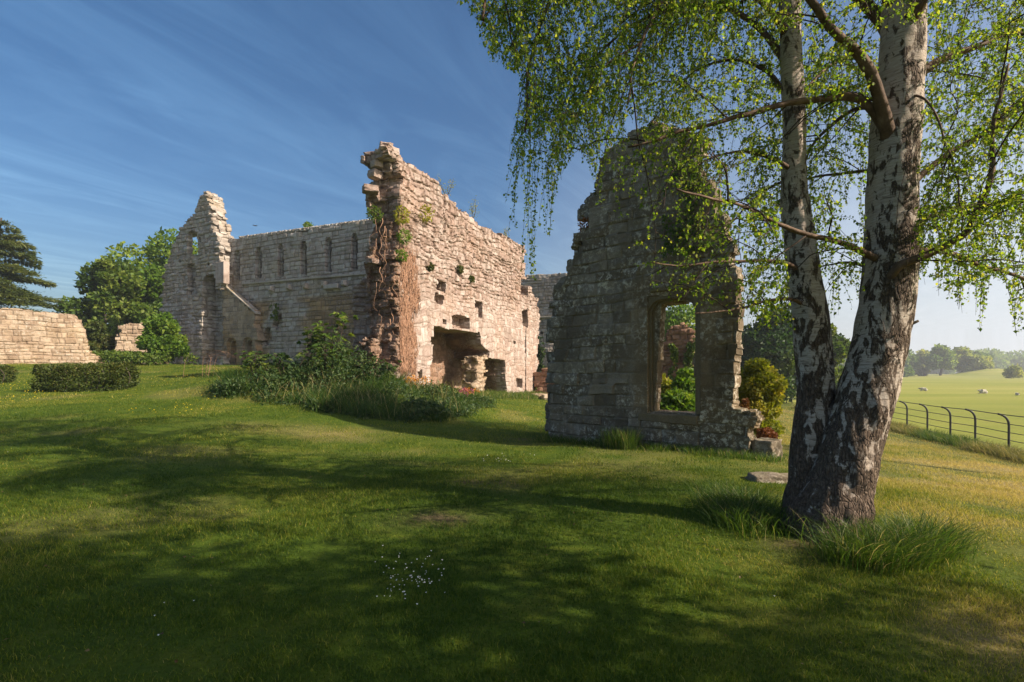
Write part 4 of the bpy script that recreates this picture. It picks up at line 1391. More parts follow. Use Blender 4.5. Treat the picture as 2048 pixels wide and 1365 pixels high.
P = np.stack([q[:, 0], q[:, 1], H(q[:, 0], q[:, 1]) - .02], 1)
blades(mb, P, .45 + .6 * RNG.random(len(q)), .014, .15 + .6 * RNG.random(len(q)), 4, np.clip(.65 + .25 * RNG.normal(size=len(q)), 0, 1))
tag(mb.build('dry_grass', M['grass_dry'], smooth=False), 'pale dry stalks standing in the rank growth of the bank', 'grass', kind='stuff')
mb = MB()
q = np.stack([RNG.uniform(-26.5, -22.3, 4600), RNG.uniform(31.5, 36.5, 4600)], 1)
q = q[fbm(q[:, 0] * .5, q[:, 1] * .5, 0, 2, 97) > -.25]
P = np.stack([q[:, 0], q[:, 1], H(q[:, 0], q[:, 1]) + .75 * RNG.random(len(q)) ** .7], 1)
leaves(mb, P, .2 * (.5 + .8 * RNG.random(len(q))), np.array([0, -.2, .2]), np.array([0, -.4, 1]), jit=.8)
tag(mb.build('undergrowth', M['leaf_mid'], smooth=False), 'low green weeds around the round bush and the foot of the pointed gable', 'undergrowth', kind='stuff')


def palm_leaf(mb, c, d, size, tone):
    """a lobed sycamore-like leaf"""
    d = d / np.linalg.norm(d)
    up = np.array([0, 0, 1.0]) + RNG.normal(size=3) * .35
    s = np.cross(d, up)
    s /= np.linalg.norm(s) + 1e-9
    for a, l in ((-1.25, .62), (-.6, .85), (0, 1), (.6, .85), (1.25, .62)):
        ax_ = d * math.cos(a) + s * math.sin(a)
        leaves(mb, np.array([c]), size * l, ax_, np.array([up]), wid=.5, jit=.04, fold=.08, tone=tone)


def sapling(label, px, ytop, ybase, Y, nleaf, spread, size, mat, group):
    a, b = at(px, ytop, Y), at(px, ybase, Y)
    g = h1(b[0], b[1])
    root = empty('sycamore_sapling', (b[0], Y, g), label, 'sapling', group)
    st, lf = MB(), MB()
    hgt = a[2] - g
    for j in range(5):
        d = np.array([random.gauss(0, spread), random.gauss(0, spread * .7), 1])
        end = np.array([b[0], Y, g]) + d * hgt * random.uniform(.7, 1)
        pts = resample([np.array([b[0], Y, g - .05]), np.array([b[0], Y, g]) + d * hgt * .5 + RNG.normal(size=3) * .08, end], .12)
        tubes(st, pts, np.linspace(.022, .006, len(pts)), 6)
        for i in range(nleaf // 5):
            t = random.random() ** .6
            s = pts[min(len(pts) - 1, int(len(pts) * (.3 + .7 * t)))]
            ang = random.random() * 6.283
            o_ = np.array([math.cos(ang), math.sin(ang), random.uniform(-.25, .4)])
            c = s + o_ * random.uniform(.1, .32)
            tubes(st, np.array([s, c]), .004, 4, cap=False)
            palm_leaf(lf, c, o_ + np.array([0, 0, -.5]), size * random.uniform(.6, 1.1), random.random())
    st.build('stem', M['twig'], root)
    lf.build('foliage', mat, root)


SG = 'saplings on the bank'
sapling('tall leafy sapling on the bank, right one of the two tallest', 668, 616, 735, 19.6, 70, .12, .3, M['leaf_mid'], SG)
sapling('tall leafy sapling on the bank, left one of the two tallest', 617, 628, 740, 19.8, 65, .11, .28, M['leaf_mid'], SG)
sapling('broad leafy sapling on the crown of the bank', 650, 688, 760, 18.6, 95, .45, .28, M['leaf_mid'], SG)
sapling('low dark leafy sapling left of the crown of the bank', 570, 690, 770, 18.4, 90, .6, .26, M['leaf_nettle'], SG)
sapling('small sapling at the left of the bank below the pointed doorways', 520, 700, 770, 19.2, 70, .5, .24, M['leaf_mid'], SG)
sapling('bushy sapling at the foot of the broken end of the fireplace wall', 745, 716, 790, 18.6, 90, .5, .22, M['leaf_nettle'], SG)


def flowers(name, label, px, py, Y, w, hgt, n, mat, group=None):
    a = at(px, py, Y)
    g = h1(a[0], a[1])
    root = empty(name, (a[0], Y, g), label, 'flowers', group)
    st, pt = MB(), MB()
    for k in range(n):
        b = np.array([a[0] + random.gauss(0, w), Y + random.gauss(0, w), g])
        e = b + np.array([random.gauss(0, .08), random.gauss(0, .08), hgt * random.uniform(.6, 1.1)])
        tubes(st, np.array([b, (b + e) / 2 + RNG.normal(size=3) * .03, e]), .006, 4)
        m = 14
        leaves(pt, e + RNG.normal(size=(m, 3)) * .05, .06, None, None, wid=.9)
    st.build('foliage', M['grass_long'], root)
    pt.build('blossoms', mat, root)


flowers('orange_wallflower', 'orange flowers at the left foot of the fireplace opening', 838, 775, 20.4, .3, .6, 18, M['petal_orange'], 'flower clumps')
flowers('orange_wallflower', 'orange flowers at the right pier of the fireplace opening', 944, 795, 22.5, .2, .45, 12, M['petal_orange'], 'flower clumps')
flowers('pink_flowers', 'pink flowers at the right foot of the bank', 928, 806, 20.8, .16, .4, 7, M['petal_pink'], 'flower clumps')
# dead bramble arching at the left end of the bank
mb = MB()
for k in range(9):
    b = at(425 + random.gauss(0, 22), 742, 24 + random.gauss(0, .4))
    b[2] = h1(b[0], b[1])
    pts = resample([b, b + np.array([.2 + random.gauss(0, .1), 0, 1.0]), b + np.array([.9 + random.gauss(0, .2), -.2, 1.25 + random.gauss(0, .1)]), b + np.array([1.5, -.3, .9])], .1)
    tubes(mb, pts, np.linspace(.007, .003, len(pts)), 5)
tag(mb.build('dead_bramble', M['root'], loc=at(418, 742, 24)), 'dry arching bramble stems beside the pointed doorways', 'bramble')
# weeds at the foot of the fireplace wall
mb = MB()
u = RNG.uniform(5.5, 15.5, 6000)
w = -RNG.random(6000) ** 1.6 * 1.3
xy = WF.P(u, 0 * u, w)
P = np.stack([xy[:, 0], xy[:, 1], H(xy[:, 0], xy[:, 1]) - .02], 1)
blades(mb, P, .15 + .4 * RNG.random(6000), .02, .3 + .5 * RNG.random(6000), 3, np.clip(.55 + .25 * RNG.normal(size=6000), 0, 1))
tag(mb.build('wall_foot_grass', M['grass_long'], smooth=False), 'bright long grass along the foot of the fireplace wall', 'grass', kind='stuff')

# daisies
mb = MB()
for k in range(9):
    a0 = k * 2 * math.pi / 9
    leaves(mb, np.array([[0, 0, .042]]), .0085, np.array([math.cos(a0), math.sin(a0), .15]), np.array([[0, 0, 1.0]]), wid=.6, jit=.02, fold=.03)
tubes(mb, np.array([[0, 0, .036], [0, 0, .041], [0, 0, .044]]), np.array([.0012, .003, .0022]), 6)
daisy = mb.build('daisy', M['petal_white'])
spots = []
for k in range(92):
    px, py = random.gauss(822, 34), random.gauss(1160, 22)
    if 752 < px < 895:
        spots.append((px, py, 'white daisy in the dense patch in the middle foreground lawn', 'daisies in the foreground patch'))
for k in range(18):
    spots.append((random.gauss(1005, 26), random.gauss(922, 6), 'white daisy on the lawn left of the near gable', 'daisies left of the near gable'))
for px, py in ((318, 1280), (330, 1215), (388, 1210), (310, 1240), (12, 908), (1551, 1205)):
    spots.append((px, py, 'white daisy standing alone in the shaded lawn', 'stray daisies'))
for k, (px, py, lab, grp) in enumerate(spots):
    Y = 1024 * 1.65 / (py - HY)
    for _ in range(3):
        p = at(px, py, Y)
        Y = (CAMZ - h1(p[0], p[1])) * 1024 / (py - HY)
    p = at(px, py, Y)
    o = daisy if k == 0 else daisy.copy()
    if k:
        COL.objects.link(o)
    o.location = (p[0], p[1], h1(p[0], p[1]))
    s = random.uniform(.68, 1.05) * (1.0 if Y < 7 else 1.7)
    o.scale = (s, s, s)
    o.rotation_euler = (random.gauss(0, .25), random.gauss(0, .25), random.random() * 6)
    tag(o, lab, 'daisy', grp)


mb = MB()
x, y = RNG.uniform(-24, -9, 1500), RNG.uniform(14, 30, 1500)
k = fbm(x * .4, y * .4, 0, 2, 55) > .05
x, y = x[k], y[k]
P = np.stack([x, y, H(x, y) + .07 + .03 * RNG.random(len(x))], 1)
leaves(mb, P, .035, np.array([0, -.4, .5]), None, wid=1.0, jit=.6)
tag(mb.build('buttercups', M['leaf_butter'], smooth=False), 'tiny yellow buttercups sprinkled over the left lawn', 'buttercups', kind='stuff')
mb = MB()
x, y = sample_view(300, 2.6, 9)
P = np.stack([x, y, H(x, y) + .03], 1)
leaves(mb, P, .016 + .016 * RNG.random(300), RNG.normal(size=(300, 3)) * np.array([1, 1, .15]), np.array([[0, 0, 1.0]]), wid=.7, jit=.05)
tag(mb.build('fallen_leaves', M['leaf_dead'], smooth=False), 'small dead leaves scattered in the foreground grass', 'fallen leaves', kind='stuff')


# ------------------------------------------------------------------ cedar
def cedar():
    Y = 44
    c = at(-25, 640, Y)
    g = h1(c[0], Y)
    root = empty('cedar_tree', (c[0], Y, g), 'dark layered cedar with flat spreading branches at the left edge', 'tree')
    tk, nd_ = MB(), MB()
    top = at(22, 436, Y)[2]
    axis = resample([np.array([c[0], Y, g - .2]), np.array([c[0] + .2, Y, (g + top) / 2]), np.array([c[0] + 1.2, Y, top])], .5)
    tubes(tk, axis, np.linspace(.5, .06, len(axis)), 10)
    for k in range(64):
        t = .16 + .82 * k / 63
        s = axis[int(t * (len(axis) - 1))]
        L = 7.6 * (1 - t) ** .75 + .8
        ang = k * 2.4 + random.random()
        if k % 3 == 0:
            ang = random.uniform(-.7, .7)
        d = np.array([math.cos(ang), math.sin(ang), 0])
        e = s + d * L * random.uniform(.75, 1.05) + np.array([0, 0, random.uniform(-.55, .1) * L * .25])
        m = s + (e - s) * .55 + np.array([0, 0, .06 * L])
        pts = resample([s, m, e], .25)
        tubes(tk, pts, np.linspace(.09, .015, len(pts)) * (1.2 - t), 5)
        n = int(190 * L)
        f = RNG.random(n) ** .65
        base = pts[(f * (len(pts) - 1)).astype(int)]
        sp = (.2 + .22 * L * f * (1.15 - f)) * (.4 + RNG.random(n))
        per = np.array([-d[1], d[0], 0])
        P = base + per * (RNG.normal(size=n) * sp)[:, None] + np.array([0, 0, 1.0]) * (RNG.normal(size=n) * .09)[:, None]
        leaves(nd_, P, .3 * (.6 + .8 * RNG.random(n)), d + np.array([0, 0, -.15]), np.array([0, 0, 1.0]), wid=.28, jit=.4, tone=np.clip(.45 + .2 * random.gauss(0, 1) + .2 * RNG.normal(size=n), 0, 1))
    tk.build('trunk', M['bark'], root)
    nd_.build('crown', M['needle'], root)


cedar()

# ------------------------------------------------------------------ far trees, sheep, railing
FT = 'trees along the far side of the field'
far = [(1768, 1836, 700, 752, 235, 'leaf_far', 'blue green far tree just right of the right birch stem'), (1826, 1872, 699, 752, 240, 'leaf_far_pale', 'pale far tree between two darker ones'),
       (1853, 1908, 694, 746, 228, 'leaf_far', 'dark far tree with a clear trunk, tallest of the row'), (1896, 1950, 699, 748, 232, 'leaf_far_pale', 'pale far tree right of the tallest dark one'),
       (1925, 1980, 713, 750, 226, 'leaf_far_pale', 'broad low pale far tree at the end of the row'), (1936, 1976, 702, 740, 262, 'leaf_far', 'far tree rising behind the broad low pale one'),
       (1686, 1770, 706, 752, 240, 'leaf_far', 'far tree half hidden by the right birch stem')]
for k, (a, b, t, bo, Y, m, lab) in enumerate(far):
    tree('parkland_tree', lab, a, b, t, bo - (8 if k in (2, 3) else 2), Y, M[m], 20, 3600, 1.3, FT, .55, lobe=.3, seed=100 + k)
tree('field_bush', 'small light green bush at the left of the far tree row', 1796, 1824, 736, 754, 205, M['leaf_bright'], 10, 1200, .8, 'bushes in the field', .1, lobe=.4, seed=130, cat='bush')
tree('field_bush', 'small thorn bush at the right edge of the field', 2012, 2042, 734, 756, 170, M['leaf_far_pale'], 10, 1200, .7, 'bushes in the field', .1, lobe=.4, seed=131, cat='bush')
# the far wood reads as one mass
mb = MB()
for k in range(70):
    px = 1660 + 760 * (k / 70) + random.gauss(0, 6)
    Y = random.uniform(380, 430)
    topy = 708 + random.gauss(0, 3) - (4 if 1965 < px < 1990 else 0)
    a = at(px, topy, Y)
    r = random.uniform(6, 10)
    for _ in range(3):
        leaf_ball(mb, a + np.array([random.gauss(0, 4), 0, -r * .7 - random.uniform(0, 7)]), (r, r, r * .75), 260, 2.4, 0, k)
tag(mb.build('distant_wood', M['leaf_far'], smooth=False), 'hazy blue wood on the skyline beyond the field', 'wood', kind='stuff')
# trees hiding the horizon behind the ruins
for k, (a, b, t, bo, Y, lab) in enumerate(((1060, 1150, 620, 745, 75, 'tree far behind the back wall in the gap'), (1200, 1330, 660, 745, 70, 'tree behind the near gable at its left'), (480, 590, 640, 740, 70, 'tree hidden behind the left of the lancet wall'),
                                           (410, 470, 560, 735, 56, 'tree showing through the slit of the pointed gable'), (-120, 60, 640, 735, 60, 'dark tree behind the cedar'), (60, 180, 660, 738, 62, 'low tree behind the garden wall'))):
    tree('leafy_tree', lab, a, b, t, bo, Y, M['leaf_mid'], 18, 3500, .5, 'background trees', .3, seed=140 + k)


def sheep(label, px, py, Y, L, rz, seed):
    p = at(px, py, Y)
    g = h1(p[0], p[1])
    me = bpy.data.meshes.new('sheep')
    s = L
    J = [((0, 0, .36), .27), ((.3, 0, .36), .25), ((-.3, 0, .34), .25), ((.48, 0, .44), .15), ((.6, 0, .52), .1), ((.74, .03, .45), .07), ((.84, .04, .4), .045),
         ((.3, .16, .16), .07), ((.44, .2, .06), .045), ((.6, .2, .04), .035), ((.3, -.16, .16), .07), ((.44, -.2, .06), .045), ((.6, -.2, .04), .035),
         ((-.34, .2, .16), .1), ((-.2, .26, .06), .05), ((-.06, .26, .04), .035), ((-.34, -.2, .16), .1), ((-.2, -.26, .06), .05), ((-.06, -.26, .04), .035),
         ((.58, .11, .55), .03), ((.55, .2, .53), .02), ((.58, -.11, .55), .03), ((.55, -.2, .53), .02), ((-.52, 0, .3), .05)]
    E = [(0, 1), (0, 2), (1, 3), (3, 4), (4, 5), (5, 6), (1, 7), (7, 8), (8, 9), (1, 10), (10, 11), (11, 12), (2, 13), (13, 14), (14, 15), (2, 16), (16, 17), (17, 18), (4, 19), (19, 20), (4, 21), (21, 22), (2, 23)]
    me.from_pydata([tuple(c * s for c in j[0]) for j in J], E, [])
    o = bpy.data.objects.new('sheep', me)
    COL.objects.link(o)
    md = o.modifiers.new('skin', 'SKIN')
    for i, j in enumerate(J):
        sv = me.skin_vertices[0].data[i]
        sv.radius = (j[1] * s, j[1] * s)
        sv.use_root = i == 0
    sb = o.modifiers.new('sub', 'SUBSURF')
    sb.levels = sb.render_levels = 2
    me.materials.append(M['fleece'])
    o.location = (p[0], p[1], g)
    o.rotation_euler = (0, 0, rz)
    tag(o, label, 'sheep', 'sheep resting in the field')


sheep('pale sheep lying in the field above the fourth railing post', 1967, 788, 56, .75, 3.0, 1)
sheep('brownish sheep lying farther off, left of the other large one', 1848, 782, 63, .72, 2.6, 2)
sheep('tiny white lamb close to the right birch stem', 1796, 786, 58, .5, .4, 3)
sheep('faint white lamb near the right edge of the picture', 2035, 796, 52, .45, 1.2, 4)


def railing():
    root = empty('iron_railing', (16, 20, -.8), 'dark iron estate railing with curved post tops between lawn and field', 'fence')
    d = np.array([.258, .966])
    nrm = np.array([-.966, .258])                  # towards the lawn: the tops curl this way
    post0 = None
    ts = [-3.0 - 1.62, -1.62] + [0, 1.62, 3.05, 4.6, 6.2] + [6.2 + 1.6 * k for k in range(1, 18)]
    ts = [-6.2, -4.6, -3.1, -1.55] + ts[2:]
    zs = []
    for t in ts:
        b = np.array([14.75, 15.2]) + d * t
        z = h1(b[0], b[1])
        zs.append(z)
        prof = [(0, -.2), (0, .4), (0, .85), (.03, 1.0), (.1, 1.1), (.2, 1.16), (.27, 1.18)]
        pts = resample([np.array([b[0] + nrm[0] * a, b[1] + nrm[1] * a, z + h]) for a, h in prof], .05)
        if post0 is None:
            mb = MB()
            V, q, tt = tube_arrays(pts, .03, 8)
            mb.add(V, q, tt)
            post0 = mb.build('post', M['iron'], root, loc=None)
            base0 = np.array([b[0], b[1], z])
        else:
            o = post0.copy()
            COL.objects.link(o)
            o.parent = root
            o.location = tuple(np.array([b[0], b[1], z]) - base0)
    for a, h in ((.25, 1.175), (0, .88), (0, .63), (0, .4), (0, .17)):
        pts = np.array([[14.75 + d[0] * t + nrm[0] * a, 15.2 + d[1] * t + nrm[1] * a, z + h] for t, z in zip(ts, zs)])
        mb = MB()
        tubes(mb, resample(pts, .4), .0125 if h > 1 else .011, 6)
        mb.build('rail', M['iron'], root)


railing()


# ------------------------------------------------------------------ bird
def bird():
    c = at(510, 452, 52)
    import bmesh
    me = bpy.data.meshes.new('bird')
    J = [((0, 0, 0), .055), ((.13, 0, .01), .05), ((.2, 0, .025), .032), ((.27, 0, .015), .01), ((-.13, 0, 0), .035), ((-.25, .02, .0), .03),
         ((.04, .1, .04), .035), ((.06, .24, .09), .03), ((.0, .42, .05), .018), ((.04, -.1, .04), .035), ((.06, -.24, .1), .03), ((0, -.42, .07), .018)]
    E = [(0, 1), (1, 2), (2, 3), (0, 4), (4, 5), (0, 6), (6, 7), (7, 8), (0, 9), (9, 10), (10, 11)]
    me.from_pydata([j[0] for j in J], E, [])
    o = bpy.data.objects.new('bird', me)
    COL.objects.link(o)
    o.modifiers.new('skin', 'SKIN')
    for i, j in enumerate(J):
        sv = me.skin_vertices[0].data[i]
        f = (1.6, .5) if i >= 6 or i == 5 else (1, 1)
        sv.radius = (j[1] * f[0] * .9, j[1] * f[1])
        sv.use_root = i == 0
    sb = o.modifiers.new('sub', 'SUBSURF')
    sb.levels = sb.render_levels = 2
    me.materials.append(M['feather'])
    o.location = tuple(c)
    o.rotation_euler = (.15, -.1, 1.2)
    tag(o, 'dark crow flying above the lancet wall', 'bird')


bird()


# ------------------------------------------------------------------ the birch
LOWER = np.array([(900, 5), (925, 22), (945, 35), (975, 125), (1000, 118), (1010, 470), (1030, 530), (1060, 560), (1090, 550), (1106, 430), (1125, 350), (1150, 300), (1178, 330), (1195, 420), (1240, 480), (1300, 590), (1400, 620),
                  (1500, 660), (1600, 660), (1700, 640), (1790, 560), (1850, 560), (1900, 600), (1960, 668), (1985, 560), (2010, 560), (2035, 700), (2100, 700), (2300, 700)], float)
LEFT = np.array([(-600, 700), (-100, 850), (0, 915), (40, 945), (120, 968), (150, 1040), (240, 1030), (300, 1018), (380, 1008), (480, 1012), (560, 1040)], float)


def shape_keep(P):
    """keep the crown's hanging outline"""
    px, py = proj(P)
    lo = np.interp(px, LOWER[:, 0], LOWER[:, 1]) + RNG.normal(size=len(px)) * 9
    lf = np.interp(py, LEFT[:, 0], LEFT[:, 1]) + RNG.normal(size=len(px)) * 5
    vis = (P[:, 1] > 1.5) & (py > -40)
    ok = ~vis | ((py < lo) & (px > lf))
    over_gable = (px > 1190) & (px < 1500) & (py > 235)
    # the stems stay mostly clear of leaves in front of them
    bole = np.zeros(len(px), bool)
    for q, yy in STEMS:
        c = np.interp(py, q[:, 0], q[:, 1])
        r = np.interp(py, q[:, 0], q[:, 2])
        bole |= (np.abs(px - c) < r * 1.05) & (P[:, 1] < yy + .1) & (py > 60)
    return ok & (~over_gable | (RNG.random(len(px)) < np.where(py > 330, .8, .85))) & (~bole | (RNG.random(len(px)) < .13))


STEMS = []


def birch():
    root = empty('birch_tree', (3.3, 5.2, 0), 'twin stemmed silver birch with peeling white bark and hanging leafy twigs', 'birch tree')
    D0 = 5.25
    stems, trunks = [], []
    for path, dep in (([(1632, 1115, 76), (1628, 1060, 62), (1624, 1000, 47), (1623, 930, 40), (1627, 850, 35), (1632, 750, 33), (1622, 650, 33), (1610, 560, 31), (1600, 480, 29), (1589, 380, 24), (1588, 250, 21), (1581, 100, 19), (1580, 0, 18), (1590, -300, 15), (1570, -800, 10), (1590, -1300, 5)], 5.45),
                      ([(1645, 1120, 92), (1656, 1060, 74), (1680, 970, 59), (1708, 870, 52), (1742, 750, 50), (1771, 620, 47), (1782, 480, 45), (1788, 330, 43), (1798, 180, 41), (1807, 30, 37), (1815, -300, 30), (1800, -800, 20), (1840, -1400, 6)], 5.2)):
        P = np.array([at(px, py, dep) for px, py, r in path])
        R = np.array([r for *_, r in path]) / F * dep
        Q = resample(np.hstack([P, R[:, None]]), .022)
        stems.append((Q[:, :3], Q[:, 3]))
        STEMS.append((np.array(sorted((py, px, r) for px, py, r in path)), dep))
        Z = Q[:, 2]

        def dsp(V, Z=Z):
            x, y, z = V[..., 0], V[..., 1], V[..., 2]
            low = np.exp(-np.maximum(z, 0) / .9)
            rid = np.abs(noise(x * 13, y * 13, z * 3.2, 4)) * 2 - .6
            return .012 * fbm(x * 5, y * 5, z * 2.2, 3, 2) + (.006 + .028 * low) * rid + .05 * np.exp(-np.maximum(z, 0) / .22) * noise(x * 5, y * 5, 0, 6) + .02 * np.exp(-np.maximum(z, 0) / .3)
        V, q, t = tube_arrays(Q[:, :3], Q[:, 3], 72, disp=dsp)
        hz = np.clip(.315 + .072 * V[:, 2], 0, .9) - .2 * np.exp(-np.maximum(V[:, 2] - .1, 0) / .8)
        if dep > 5.3:
            hz = hz - .02
        trunks.append((V, [q, t], hz))

    def on(stem, py):
        P, R = stems[stem]
        pys = proj(P)[1]
        i = int(np.argmin(np.abs(pys - py)))
        return P[i], R[i]

    # visible limbs traced from their forks: stem, points, depth gained towards the tip, thickness in metres
    limbs = [
        (1, [(1782, 305), (1757, 190), (1726, 123), (1685, 77), (1649, 41), (1580, -40), (1480, -90)], -.6, .07),
        (1, [(1765, 262), (1738, 214), (1705, 195), (1649, 196), (1557, 211), (1480, 231), (1376, 256), (1310, 279), (1258, 291)], -.2, .045),
        (1, [(1745, 512), (1700, 494), (1659, 480), (1582, 459), (1531, 438), (1480, 415), (1440, 399), (1355, 379)], -1.1, .034),
        (1, [(1745, 530), (1700, 527), (1649, 533), (1600, 545)], .9, .02),
        (0, [(1590, 530), (1566, 526), (1482, 521), (1376, 528), (1308, 525)], -.5, .024),
        (0, [(1596, 597), (1577, 599), (1508, 607), (1450, 623), (1387, 625)], -.7, .02),
        (0, [(1585, 360), (1566, 362), (1513, 393), (1471, 435), (1440, 470)], .3, .018),
        (1, [(1760, 342), (1736, 342), (1680, 347), (1623, 354), (1560, 372)], .8, .026),
        (1, [(1755, 212), (1721, 217), (1664, 251), (1623, 297), (1600, 350)], .6, .032),
        (0, [(1580, 330), (1557, 323), (1511, 308), (1480, 305), (1439, 309), (1402, 330)], -.4, .022),
        (1, [(1762, 580), (1785, 548), (1808, 528), (1859, 508), (1910, 482), (1936, 461), (1951, 425), (1982, 349), (1993, 231), (2018, 128)], -.5, .045),
        (1, [(1800, 510), (1834, 503), (1900, 508), (1967, 533), (2060, 563), (2160, 590)], .4, .036),
        (1, [(1800, 475), (1829, 457), (1859, 436), (1905, 420), (1972, 410), (2060, 400), (2200, 395)], .7, .034),
        (1, [(1805, 378), (1834, 359), (1890, 313), (1941, 282), (1993, 251), (2060, 207), (2160, 150)], .2, .04),
        (1, [(1815, 172), (1834, 154), (1885, 118), (1941, 97), (2018, 72), (2140, 60)], .3, .055),
        (1, [(1790, 182), (1849, 200), (1890, 287), (1910, 349), (1926, 466)], -.7, .012),
        (1, [(1808, 60), (1839, 10), (1890, -60), (1990, -180)], -.4, .06),
        (1, [(1800, 120), (1760, 40), (1640, -60), (1440, -130), (1260, -110), (1110, -20), (1060, 120), (1050, 260)], .5, .06),
        (1, [(1805, 20), (1700, -120), (1500, -230), (1250, -240), (1060, -150), (980, -40), (965, 40)], -.3, .06),
        (0, [(1582, 120), (1500, 40), (1400, 10), (1280, 40), (1200, 110), (1170, 220)], .7, .035),
        (0, [(1580, 60), (1520, 0), (1420, -40), (1330, 0), (1280, 90), (1260, 200)], -.8, .032),
        (0, [(1584, 200), (1530, 140), (1450, 120), (1380, 150), (1330, 220)], 1.0, .03),
        (0, [(1584, 230), (1620, 170), (1680, 120), (1740, 100)], 1.0, .028),
        (1, [(1810, 0), (1900, -40), (2010, -20), (2100, 60), (2140, 200)], .9, .045),
        (0, [(1580, 20), (1530, -90), (1430, -170), (1330, -150), (1250, -60)], 1.4, .04),
    ]
    curves = []
    for st, pts, dd, r in limbs:
        s0, r0 = on(st, pts[0][1])
        dep = s0[1]
        L = len(pts)
        P = [at(px, py, dep + dd * (i / (L - 1)) ** .8 - (r0 * (.5 if pts[0][0] > 1755 else .1) if dd < 0 else -r0 * .3) * min(1, i)) for i, (px, py) in enumerate(pts)]
        P[0] = s0 * .85 + P[0] * .15 + np.array([0, 0, -.08])
        C = resample(P, .06)
        C = C + .035 * np.stack([fbm(C[:, 0] * 3, C[:, 2] * 3, C[:, 1] * 3, 2, s) for s in (1, 2, 3)], 1) * np.linspace(0, 1, len(C))[:, None]
        V, q, t = tube_arrays(C, np.linspace(r, max(.006, r * .22), len(C)) * (1 + .75 * np.exp(-np.linspace(0, 1, len(C)) * 18)), 10)
        V = V + .004 * np.stack([noise(V[:, 0] * 25, V[:, 1] * 25, V[:, 2] * 25, s) for s in (4, 5, 6)], 1) * min(1, r / .03)
        mesh_np('branch', V, [q, t], M['branch'], root)
        curves.append((C, r))
        for kk_, (tv, tq, thz) in enumerate(trunks):
            if kk_ == st and r > .025:
                dd_ = (tv - (s0 + np.array([0, -r0 * .5, .02]))) / np.array([.16, .3, .2 if r > .03 else .12])
                thz -= .17 * np.exp(-(dd_ ** 2).sum(1))
    for tv, tq, thz in trunks:
        mesh_np('trunk', tv, tq, M['birch'], root, {'hz': thz})
    # the dead stub
    s0, _ = on(1, 658)
    a = [s0 + np.array([.2, -.05, -.02]), at(1812, 653, 5.1), at(1824, 648, 5.08), at(1837, 642, 5.06)]
    C = resample(a, .02)
    V, q, t = tube_arrays(C, np.linspace(.022, .012, len(C)), 8)
    mesh_np('dead_branch_stub', V, [q, t], M['bark'], root)

    # limbs of the upper crown, above the picture
    rs = np.random.default_rng(4)
    ub = MB()
    upper = []
    for k in range(46):
        st = k % 2
        P, R = stems[st]
        z = rs.uniform(5.6, 14.5)
        i = int(np.argmin(np.abs(P[:, 2] - z)))
        ang = k * 2.4 + rs.normal() * .3
        L = rs.uniform(2.2, 4.6) * (1 - .5 * (z - 5.6) / 10)
        d = np.array([math.cos(ang), math.sin(ang), 0])
        C = resample([P[i], P[i] + d * L * .4 + np.array([0, 0, .9]), P[i] + d * L * .8 + np.array([0, 0, 1.0]), P[i] + d * L + np.array([0, 0, .2])], .1)
        tubes(ub, C, np.linspace(.05, .01, len(C)), 6)
        upper.append(C)
    ub.build('branches', M['branch'], root)

    tw, lf = MB(), MB()

    def strand(s, d, L, droop, leafgap, size, thick=.0032, keep=True):
        n = max(5, int(L / .07))
        t = np.linspace(0, 1, n)[:, None]
        d = d / np.linalg.norm(d)
        C = s + d * L * (t - .45 * t ** 2 * min(1, droop)) + np.array([0, 0, -1.0]) * droop * L * t ** 2 * .85
        C = C + .02 * L * np.stack([noise(C[:, 2] * 3 + s[0] * 9, s[1] * 7, 0, q) for q in (1, 2, 3)], 1) * t
        k = shape_keep(C) if keep else np.ones(len(C), bool)
        if not k.all():
            c = int(np.argmin(k))
            if c < 4:
                return None
            C = C[:c]
        L2 = L * len(C) / n
        tubes(tw, C, np.linspace(thick, .0012, len(C)), 3, cap=False)
        m = int(L2 / leafgap)
        if m < 1:
            return C
        f = .12 + .88 * RNG.random(m)
        i = np.minimum((f * (len(C) - 1)).astype(int), len(C) - 2)
        fr_ = (f * (len(C) - 1) - i)[:, None]
        P = C[i] * (1 - fr_) + C[i + 1] * fr_ + RNG.normal(size=(m, 3)) * .012
        if keep:
            P = P[shape_keep(P)]
        ax_ = np.array([0, 0, -.75]) + RNG.normal(size=(len(P), 3)) * .55
        leaves(lf, P, size * (.42 + .75 * RNG.random(len(P))), ax_, None, wid=.78, jit=.15, fold=.12, wpos=.38)
        return C

    full = [(C, r, limbs[i][1][0][1] > 330, True) for i, (C, r) in enumerate(curves)]
    sb = MB()
